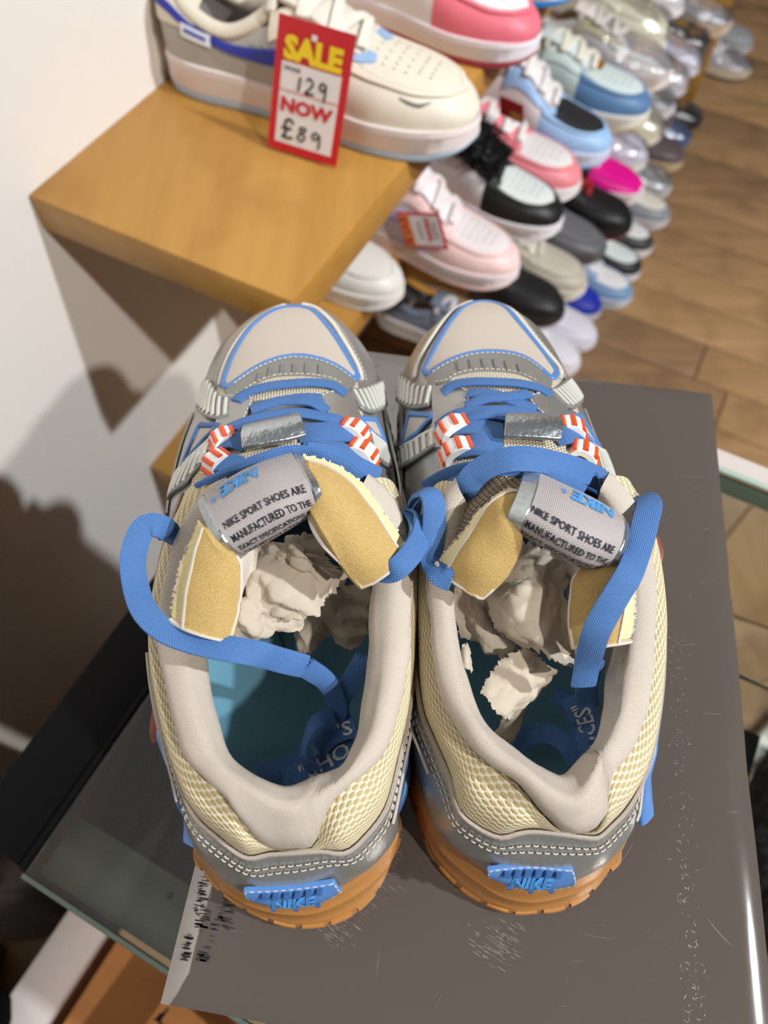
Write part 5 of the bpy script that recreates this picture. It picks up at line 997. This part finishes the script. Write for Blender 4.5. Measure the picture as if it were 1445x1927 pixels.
for sg in (1, -1):
    lb = S1.patch('side_label', [(.12, sg*.62), (.165, sg*.625), (.21, sg*.63)], [(.12, sg*.76), (.165, sg*.765), (.21, sg*.77)], shade((222, 224, 230)), s1, .0016, 8, 4, .0022)
    S1.patch('label_print', [(.133, sg*.665), (.165, sg*.67), (.197, sg*.675)], [(.133, sg*.70), (.165, sg*.705), (.197, sg*.71)], shade((60, 76, 160)), lb, .0006, 8, 3, .0040)
    S1.patch('heel_stripe', [(.02, sg*.44), (.08, sg*.50), (.14, sg*.58)], [(.02, sg*.56), (.08, sg*.60), (.14, sg*.66)], shade((38, 50, 158)), s1, .0020, 8, 4, .0016)
    S1.patch('camouflage_patch', [(.40, sg*.60), (.45, sg*.66), (.50, sg*.60)], [(.40, sg*.76), (.44, sg*.82), (.49, sg*.78)], shade((142, 138, 128)), s1, .0006, 8, 4, .0006)
sneaker('pink and white mid sneaker standing behind the cream sale sneaker', -.248, .885, SHZ[0], dict(up=(234, 118, 134), quarter=WHT, toe=(236, 230, 232), mud=(234, 118, 134), stay=(234, 118, 134), swoosh=(234, 118, 134), mid=(236, 230, 236), out=(160, 52, 70), lace=WHT, tongue=WHT, lining=WHT, collar=(234, 118, 134)), .32, 'mid')
sneaker('black mid sneaker with a bright blue outsole on the top shelf', -.250, 1.045, SHZ[0], dict(up=BLK, quarter=(40, 40, 44), toe=(52, 52, 56), mid=WHT, out=(40, 140, 224), lace=BLK, swoosh=(60, 130, 200)), .315, 'mid')
# second row
sneaker('plain white slip-on pushed back beneath the front of the top shelf', -.325, .70, SHZ[1], dict(up=(226, 222, 216), quarter=(222, 216, 210), mid=(232, 228, 222), lace=(220, 210, 190)), .30, 'low', 0, True, False, None, 1)
sneaker('pale pink and white mid sneaker with a lilac side mark', -.195, .818, SHZ[1], dict(up=(244, 212, 210), quarter=(232, 222, 230), toe=(240, 230, 230), mud=(246, 212, 208), stay=(246, 214, 210), swoosh=(196, 172, 214), mid=(240, 226, 228), out=(244, 214, 214), lace=(238, 226, 226), tongue=WHT), .315, 'mid')
sl, SL = sneaker('white high top with a black fluffy ankle, black toe rim and lettered heel', -.176, .948, SHZ[1], dict(up=BLK, quarter=(232, 230, 236), toe=(226, 232, 230), mud=(22, 22, 24), stay=(22, 22, 24), mid=(236, 232, 236), out=(236, 232, 236), lace=(14, 14, 15), tongue=(16, 16, 17), collar=(16, 16, 17), heel=WHT), .315, 'mid')
mb = MB(); rs = random.Random(9)
for i in range(1500):
    l = rs.uniform(.33, .64); t_ = rs.uniform(-.58, .58)*(1 if l < .55 else .75); P0 = S_ = SL.P(np.array([l]), np.array([t_]), .002)[0]; N0 = SL.N(np.array([l]), np.array([t_]))[0]; dv = np.array([rs.uniform(-1, 1), rs.uniform(-1, 1), rs.uniform(-.2, .8)])
    V, F, uv = ribbon_geo(np.array([P0, P0+N0*.007+dv*.003, P0+N0*.010+dv*.009]), np.cross(N0, dv), np.array([.003, .0024, .0008]), .0012, 4); mb.add(V, F)
tag(mb.build('fluffy_trim', shade((12, 12, 13), .95), sl), kind='stuff')
for sg in (1, -1):
    def fsz(x, y, sg=sg): 
        q = 1-x if sg > 0 else x
        return SL.P(.24+.24*x, sg*(.70-.17*y-.16*x), .0035)
    text_on('heel_lettering', 'SIZE 9', fsz, shade((16, 16, 16)), sl, .06)
sneaker('pink sneaker with white toe and white fluffy laces below the top shelf', -.182, 1.045, SHZ[1], dict(up=(238, 130, 144), quarter=(236, 132, 146), toe=(236, 232, 230), mud=(240, 142, 150), stay=(236, 128, 140), mid=WHT, lace=(240, 236, 232), tongue=(238, 140, 150)), .315, 'low')
sneaker('light blue mid sneaker with a black toe box and white laces', -.168, 1.155, SHZ[1], dict(up=(164, 200, 240), quarter=WHT, toe=(40, 40, 44), mud=(164, 200, 240), stay=(160, 196, 238), mid=(216, 222, 240), out=(150, 190, 236), lace=(236, 234, 230), tongue=WHT), .315, 'mid')
s6, S6 = sneaker('slate blue and mint low sneaker with cream laces and a gold lace tag', -.142, 1.285, SHZ[1], dict(up=(92, 130, 172), quarter=(206, 220, 220), toe=(212, 226, 224), mud=(92, 130, 172), stay=(208, 222, 220), mid=(234, 230, 218), out=(202, 184, 150), lace=(236, 232, 214), tongue=(218, 228, 226), heel=(210, 222, 222)), .33, 'low')
S6.patch('lace_tag', [(.655, -.06), (.68, -.06), (.70, -.06)], [(.655, .06), (.68, .06), (.70, .06)], shade((206, 150, 60), .3, .6), s6, .003, 8, 4, .006)
wr = dict(mid=(226, 222, 228))
sneaker('off white wrapped runner right behind the slate blue sneaker', -.140, 1.42, SHZ[1], dict(up=(218, 214, 214), toe=(224, 220, 222), mid=(232, 222, 216), lace=(210, 206, 200), stay=(200, 190, 160)), .31, 'run', 0, True, True, None, 1)
sneaker('cream sneaker in shiny clear wrap, behind the off white wrapped runner', -.185, 1.54, SHZ[1], dict(up=(234, 230, 206), mid=(236, 232, 216), lace=(232, 228, 210)), .31, 'low', 0, True, True, None, 1)
sneaker('white wrapped sneaker behind the cream one', -.188, 1.67, SHZ[1], dict(up=(232, 230, 236), mid=(236, 234, 238), lace=WHT), .31, 'low', 0, True, True, None, 1)
sneaker('grey runner with cream sole at the divider panel end of the second shelf', -.15, 1.82, SHZ[1], dict(up=(120, 118, 120), mid=(220, 206, 186), lace=(90, 90, 92), mud=(96, 94, 98)), .31, 'run', 0, True, False, None, 1)
# third row
sneaker('slate grey suede sneaker with pale laces low behind the left runner toe', -.16, .925, SHZ[2], dict(up=(116, 124, 142), quarter=(120, 128, 146), mid=(220, 216, 212), lace=(216, 214, 214), tongue=(110, 118, 136), toe=(126, 134, 150), mud=(104, 112, 130)), .315, 'run')
sneaker('black suede shoe just beyond the right runner toe', -.148, 1.075, SHZ[2], dict(up=(26, 26, 28), mid=(44, 44, 46), out=(150, 146, 144), lace=(22, 22, 24), toe=(30, 30, 32)), .315, 'low')
sneaker('beige canvas low shoe with a cream sole and toe cap', -.134, 1.165, SHZ[2], dict(up=(196, 186, 170), toe=(204, 194, 178), mid=(228, 222, 206), lace=(206, 200, 188), quarter=(186, 178, 164)), .315, 'low')
sneaker('plain grey suede shoe next to the beige canvas shoe', -.134, 1.285, SHZ[2], dict(up=(108, 108, 112), toe=(112, 112, 116), mid=(96, 96, 100), lace=(90, 90, 94)), .315, 'run')
rb, RB = sneaker('black sneaker with a red emblem across the laces', -.110, 1.385, SHZ[2], dict(up=(20, 20, 21), toe=(26, 25, 26), mid=(30, 28, 29), out=(120, 30, 36), lace=(170, 34, 40), tongue=(24, 22, 22), quarter=(26, 24, 25)), .315, 'low')
hp, HP = sneaker('hot pink slip-on with a white sole', -.122, 1.505, SHZ[2], dict(up=(236, 8, 150), toe=(240, 6, 152), mid=(236, 226, 228), quarter=(30, 30, 32), stay=(236, 8, 150)), .315, 'run', 0, False)
sneaker('lilac white wrapped sneaker directly beyond the hot pink slip-on', -.148, 1.62, SHZ[2], dict(up=(226, 220, 236), mid=(230, 232, 224), lace=(230, 226, 236)), .31, 'low', 0, True, True, None, 1)
sneaker('cream wrapped sneaker under the slate blue sneaker heel', -.148, 1.735, SHZ[2], dict(up=(230, 226, 200), mid=(232, 226, 206), lace=(226, 222, 204)), .31, 'low', 0, True, True, None, 1)
sneaker('grey wrapped sneaker with thick white sole on the third shelf', -.150, 1.85, SHZ[2], dict(up=(160, 160, 164), mid=(220, 216, 220), lace=(180, 180, 184)), .31, 'run', 0, True, True, None, 1)
sneaker('white wrapped low sneaker near the divider on the third shelf', -.148, 1.955, SHZ[2], dict(up=(214, 210, 216), mid=(214, 210, 220), lace=WHT), .31, 'low', 0, True, True, None, 1)
sneaker('lilac white rounded sneaker leading toward the divider', -.143, 2.06, SHZ[2], dict(up=(222, 218, 236), mid=(230, 226, 240), lace=WHT), .31, 'low', 0, True, True, None, 1)
sneaker('black wrapped sneaker behind the lilac white rounded one', -.148, 2.17, SHZ[2], dict(up=(50, 50, 54), mid=(90, 88, 86), lace=(44, 44, 48)), .31, 'run', 0, True, True, None, 1)
sneaker('silver grey sneaker with a cream sole touching the divider panel', -.122, 2.30, SHZ[2], dict(up=(186, 186, 190), mid=(224, 202, 176), lace=(190, 190, 194), mud=(170, 170, 174)), .32, 'run', 0, True, True, None, 1)
# floor row
fz = FLOOR_M
sneaker('black and red shoe with white heel seen in the gap between the runner toes', -.13, 1.055, fz, dict(up=(28, 26, 27), quarter=(200, 40, 38), mid=WHT, lace=(30, 30, 30), heel=(26, 26, 26)), .315, 'low', 0, True, False, None, 1)
sneaker('white low sneaker nearest the box corner on the floor', -.097, 1.24, fz, dict(up=(232, 230, 238), mid=(236, 234, 240), lace=WHT), .31, 'low', 0, True, False, None, 1)
sneaker('second white floor sneaker from the box corner, with a lilac tint', -.088, 1.335, fz, dict(up=(226, 224, 236), mid=(232, 230, 240), lace=WHT), .31, 'low', 0, True, False, None, 1)
sneaker('royal blue low shoe with a grey white sole on the floor', -.110, 1.435, fz, dict(up=(28, 46, 164), mid=(196, 192, 204), lace=(30, 50, 150), toe=(32, 52, 176)), .31, 'low', 0, True, False, None, 1)
sneaker('white and denim blue floor sneaker beside the royal blue shoe', -.056, 1.52, fz, dict(up=(120, 154, 190), quarter=(110, 146, 184), toe=WHT, mid=(206, 216, 230), lace=WHT, mud=(124, 160, 196)), .31, 'low', 0, True, False, None, 1)
sneaker('white floor sneaker with black toe rim', -.064, 1.62, fz, dict(up=(226, 230, 230), toe=(222, 232, 230), mud=(40, 42, 44), mid=(226, 224, 228), lace=WHT), .31, 'low', 0, True, False, None, 1)
sneaker('white floor sneaker with black sole line, under the black sneaker with red emblem', -.064, 1.725, fz, dict(up=(230, 228, 230), mud=(60, 62, 60), toe=(232, 230, 230), mid=(226, 224, 226), lace=(60, 60, 60)), .31, 'low', 0, True, False, None, 1)
sneaker('off white floor sneaker with a grey mudguard', -.058, 1.86, fz, dict(up=(226, 220, 206), mud=(150, 152, 160), toe=(232, 226, 212), mid=(214, 214, 220), lace=(200, 196, 186)), .31, 'low', 0, True, False, None, 1)
sneaker('clear wrapped grey floor sneaker beyond the off white one', -.09, 1.99, fz, dict(up=(190, 190, 192), mid=(214, 210, 212), lace=(200, 200, 200)), .31, 'run', 0, True, True, None, 1)
sneaker('brown suede floor sneaker with a tan sole', -.094, 2.13, fz, dict(up=(104, 88, 92), mid=(206, 184, 150), lace=(90, 78, 80)), .31, 'low', 0, True, False, None, 1)
sneaker('slate blue floor sneaker behind the brown suede one', -.104, 2.245, fz, dict(up=(84, 112, 158), mid=(90, 110, 150), lace=(70, 96, 140)), .31, 'run', 0, True, True, None, 1)
sneaker('black wrapped floor sneaker just before the divider panel', -.100, 2.355, fz, dict(up=(34, 34, 38), mid=(44, 44, 48), lace=(30, 30, 32)), .31, 'run', 0, True, True, None, 1)
# beyond the divider
for lb, p, u, z, c, st, wp in (
 ('silver white wrapped sneaker with a cream sole on the floor past the divider panel', -.03, 2.70, fz, dict(up=(206, 200, 206), mid=(226, 216, 190), out=(50, 46, 42), lace=WHT), 'run', True),
 ('grey floor sneaker second past the divider panel', -.06, 2.86, fz, dict(up=(160, 162, 164), mid=(190, 190, 190)), 'low', False),
 ('plum and black sneaker past the divider panel on the third shelf level', -.11, 2.62, SHZ[2], dict(up=(120, 104, 112), mid=(60, 54, 56)), 'low', False),
 ('green and cream sneaker past the divider panel on the third shelf level', -.11, 2.78, SHZ[2], dict(up=(150, 170, 150), mid=(206, 204, 180), mud=(120, 140, 124)), 'low', True),
 ('black sneaker farthest past the divider panel', -.11, 2.95, SHZ[2], dict(up=(30, 30, 34), mid=(40, 60, 80)), 'low', False)):
    sneaker(lb, p, u, z, dict(lace=c['up'], **c) if 'lace' not in c else c, .31, st, 0, True, wp, None, 1)
shelf_board(2.475, 3.4, SHZ[2], -.20, 'continuing wooden shelf on the far side of the divider panel')

# ------------------------------------------------------------------ sale cards
M_red = plain('red_card', (206, 24, 36), .45, 0, 80, .03, 0); M_yel = plain('yellow_print', (250, 214, 30), .5, 0, 80, .03, 0); M_cwhite = plain('white_print', (238, 232, 232), .5, 0, 80, .03, 0); M_redp = plain('red_print', (208, 34, 44), .5, 0, 80, .03, 0); M_marker = plain('black_marker', (22, 22, 24), .5, 0, 80, .03, 0); M_org = plain('orange_yellow_print', (244, 168, 40), .5, 0, 80, .03, 0)
def pos(G, a, b, lift=.0014):
    n = gnorm(G); n = n/np.linalg.norm(n, axis=-1, keepdims=True); return gsample(G+n*lift, np.atleast_1d(a), np.atleast_1d(b))
def inset(name, G, a0, a1, b0, b1, mat, parent, lift, th=.0003):
    A, B = np.meshgrid(np.linspace(a0, a1, 5), np.linspace(b0, b1, 5), indexing='ij'); P = pos(G, A.ravel(), B.ravel(), lift).reshape(5, 5, 3); return slab(name, P, th, mat, parent, 0, None, .05)
def write(G, word, a, h, b0, b1, mat, parent, bold=.03, shear=0, lift=.0018, spacing=1.0):
    return text_on('card_lettering', word, lambda x, y: pos(G, a-y*h, b0+(b1-b0)*x, lift), mat, parent, bold, shear, spacing)
def pen(G, strokes, parent, mat, w=.0022, lift=.0019, dy=0.0):
    for st in strokes:
        st = cr(np.array(st, float)+np.array([0, dy]), 24); P = pos(G, st[:, 1], st[:, 0], lift); N = np.repeat(gnorm(G)[2:3, 2], 24, 0); V, F, uv = ribbon_geo(P, N, w, .0004, 6); mesh('marker_stroke', V, F, mat, parent, uv)
k1 = empty('sale_card', tuple(W(-.40, .60, -.118)), 'red and yellow sale card priced 89 pounds leaning on the cream sneaker', 'price tag', 'sale cards')
Qc = [W(-.4255, .613, .006), W(-.3430, .614, .006), W(-.3570, .590, -.1165), W(-.4400, .586, -.1165)]
card, G = card_patch('card', k1, Qc, M_red, k1)
if gnorm(G)[2, 2]@(-UW) < 0: pass
fl = 1 if gnorm(G)[2, 2]@(-UW) > 0 else -1
def mk(l): return l*fl
inset('price_panel', G, .305, .930, .10, .90, M_cwhite, card, .0008 if fl > 0 else -.0002)
LF = .0016*fl if fl > 0 else -.0008
write(G, 'SALE', .275, .150, .11, .89, M_yel, card, .06, 0, LF)
inset('divider_line', G, .510, .516, .10, .90, M_redp, card, .0012 if fl > 0 else -.0006); write(G, 'WAS', .362, .028, .13, .36, M_marker, card, .03, 0, LF); write(G, 'NOW', .668, .100, .14, .86, M_redp, card, .05, 0, LF)
pen(G, [[(.37, .515), (.365, .56), (.36, .62)], [(.46, .525), (.49, .505), (.545, .535), (.51, .58), (.45, .620), (.51, .618), (.57, .613)], [(.72, .525), (.66, .515), (.64, .55), (.68, .57), (.72, .54), (.715, .52), (.72, .59), (.71, .65)]], card, M_marker, .0022, LF, -.125)
pen(G, [[(.345, .815), (.30, .785), (.235, .80), (.235, .85), (.245, .90), (.205, .93)], [(.195, .93), (.27, .935), (.35, .925)], [(.185, .858), (.25, .862), (.325, .855)]], card, M_marker, .0028, LF, -.055)
pen(G, [[(.52, .82), (.44, .825), (.46, .86), (.52, .885), (.48, .93), (.42, .91), (.45, .875), (.53, .83)], [(.72, .845), (.65, .83), (.62, .865), (.66, .885), (.72, .85), (.715, .84), (.73, .90), (.72, .955)]], card, M_marker, .0022, LF, -.055)
inset('hole_eyelet', G, .075, .115, .46, .53, M_cwhite, card, LF)
k2 = empty('sale_card', tuple(W(-.33, .77, -.33)), 'red bordered sale card lying on the ankle of the pale pink sneaker', 'price tag', 'sale cards')
Qc = [W(-.3721, .772, -.3007), W(-.308, .772, -.2786), W(-.2869, .768, -.3285), W(-.3505, .768, -.3485)]
c2, G = card_patch('card', k2, Qc, M_red, k2); fl = 1 if gnorm(G)[2, 2]@(-UW) > 0 else -1; LF = .0016 if fl > 0 else -.0008
inset('price_panel', G, .08, .92, .26, .93, M_cwhite, c2, .0009 if fl > 0 else -.0003); inset('yellow_strip', G, .06, .94, .05, .24, M_org, c2, .0009 if fl > 0 else -.0003)
text_on('card_lettering', 'SALE', lambda x, y: pos(G, .10+.80*x, .08+.12*(1-y), LF), M_red, c2, .06)
text_on('card_lettering', 'NOW', lambda x, y: pos(G, .15+.65*x, .60+.12*(1-y), LF), M_redp, c2, .06)
pen(G, [[(.46, .24), (.45, .50), (.47, .72)], [(.82, .25), (.80, .50), (.83, .70)]], c2, M_marker, .0018, LF)
k3 = empty('sale_card', tuple(W(-.30, 1.0, -.25)), 'small red card tucked in the laces of the pink sneaker with fluffy laces', 'price tag', 'sale cards')
Qc = [W(-.322, 1.0, -.239), W(-.284, 1.0, -.2436), W(-.2785, 1.0, -.2700), W(-.3175, 1.0, -.2656)]
c3, G = card_patch('card', k3, Qc, plain('dark_red_card', (150, 26, 26), .5), k3); LF = .0016 if gnorm(G)[2, 2]@(-UW) > 0 else -.0008
inset('gold_panel', G, .58, .92, .45, .92, plain('gold_print', (168, 118, 50), .5), c3, LF*.6)

# ------------------------------------------------------------------ floor clutter below the table
def fbox(name, c, size, rz, mat, label, cat, bev=.003):
    c = (c[0]*CAM_SCALE, c[1]*CAM_SCALE, FLOOR+(c[2]-FLOOR)*CAM_SCALE); size = [v*CAM_SCALE for v in size]
    o = empty(name, c, label, cat); o.rotation_euler = (0, 0, rz)
    V, F = box_geo(0, 0, size[2]/2, size[0], size[1], size[2], bev); b = mesh('cardboard_shell', V, F, mat, o, None, True, 30)
    return o, b
RZ = math.radians(-28)
cA, bA = fbox('carton', (-.212, -.202, FLOOR+.0005), (.30, .34, .37), RZ, M_card, 'large brown cardboard carton on the floor below the table corner', 'box')
cW, bW = fbox('carton', (-.372, -.088, FLOOR+.0005), (.055, .34, .36), RZ, M_cardw, 'narrow white carton standing beside the large brown carton', 'box')
cB, bB = fbox('carton', (-.170, -.225, FLOOR+.3715), (.22, .22, .09), RZ-.08, M_card, 'small brown carton with black printing lying on the large carton', 'box')
rs = random.Random(12); mb = MB()
for r in range(3):
    for q in range(7):
        x, y = -.095+.030*q, .085-.038*r
        for _ in range(5):
            a = rs.choice((0, 0, math.pi/2, math.pi/2, .7)); l = rs.uniform(.006, .014); w = .0022; ox, oy = x+rs.uniform(-.006, .006), y+rs.uniform(-.007, .007)
            V, F = box_geo(0, 0, .0904*CAM_SCALE, l, w, .0006); ca, sa = math.cos(a), math.sin(a); V = np.stack([V[:, 0]*ca-V[:, 1]*sa+ox, V[:, 0]*sa+V[:, 1]*ca+oy, V[:, 2]], -1); mb.add(V, F)
o = mb.build('printed_marks', M_ink, bB, False); tag(o, 'rows of black printed characters', kind='stuff')
def heap(name, c, r, mat, label, cat, seed, amp=.3):
    c = (c[0]*CAM_SCALE, c[1]*CAM_SCALE, c[2]); r = tuple(v*CAM_SCALE for v in r)
    bm = bmesh.new(); bmesh.ops.create_icosphere(bm, subdivisions=5, radius=1); V = np.array([v.co[:] for v in bm.verts]); F = [[v.index for v in f.verts] for f in bm.faces]; bm.free()
    k = np.array([1+amp*noise.noise(Vector((v[0]*1.6+seed, v[1]*1.6, v[2]*1.6)))+amp*.5*abs(noise.noise(Vector((v[0]*4+seed, v[1]*4, v[2]*2))))  for v in V]); V = V*k[:, None]*np.array(r); V[:, 2] = np.maximum(V[:, 2], -r[2]*.55)
    V[:, 2] -= V[:, 2].min(); return tag(mesh(name, V+np.array(c), F, mat), label, cat)
heap('folded_jacket', (-.432, -.175, FLOOR+.3395), (.055, .095, .05), M_cloth, 'black cloth jacket heaped on top of the narrow white carton', 'jacket', 2.0)
heap('camouflage_trousers', (-.625, -.13, FLOOR+.001), (.07, .10, .30), M_camo, 'olive and black camouflage garment heaped at the lower left corner', 'trousers', 5.0)
heap('holdall', (-.440, .046, FLOOR+.001), (.062, .080, .44), M_vinyl, 'black shiny bag outside the near table corner, made tall to shade the wall', 'bag', 11.0, .16)  # bag height set to block light from the lower left wall
sh = heap('shaggy_slipper', (.72, .04, FLOOR+.001), (.10, .12, .06), shade((20, 20, 21), .95), 'black shaggy slipper with a pale rim under the right side of the table', 'slipper', 8.0, .2)
mb = MB(); rs = random.Random(6)
for i in range(900):
    a, e = rs.uniform(0, 6.28), rs.uniform(.1, 1.4); n_ = np.array([math.cos(a)*math.cos(e), math.sin(a)*math.cos(e), math.sin(e)]); p0 = np.array([.677, .038, FLOOR+.035])+n_*np.array([.095, .115, .055]); dv = np.array([rs.uniform(-1, 1), rs.uniform(-1, 1), rs.uniform(-.3, .5)])
    V, F, uv = ribbon_geo(np.array([p0, p0+n_*.012+dv*.006, p0+n_*.016+dv*.018]), np.cross(n_, dv), np.array([.005, .004, .001]), .002, 4); mb.add(V, F)
tag(mb.build('shag', shade((22, 22, 23), .95), sh), kind='stuff')
a = np.linspace(.2, 2.6, 40); V, F, uv = ribbon_geo(np.stack([.677+.115*np.cos(a), .045+.125*np.sin(a), FLOOR+.02+.0*a], -1), (0, 0, 1), .022, .018, 10); mesh('rim', V, F, shade((226, 222, 210)), sh, uv)
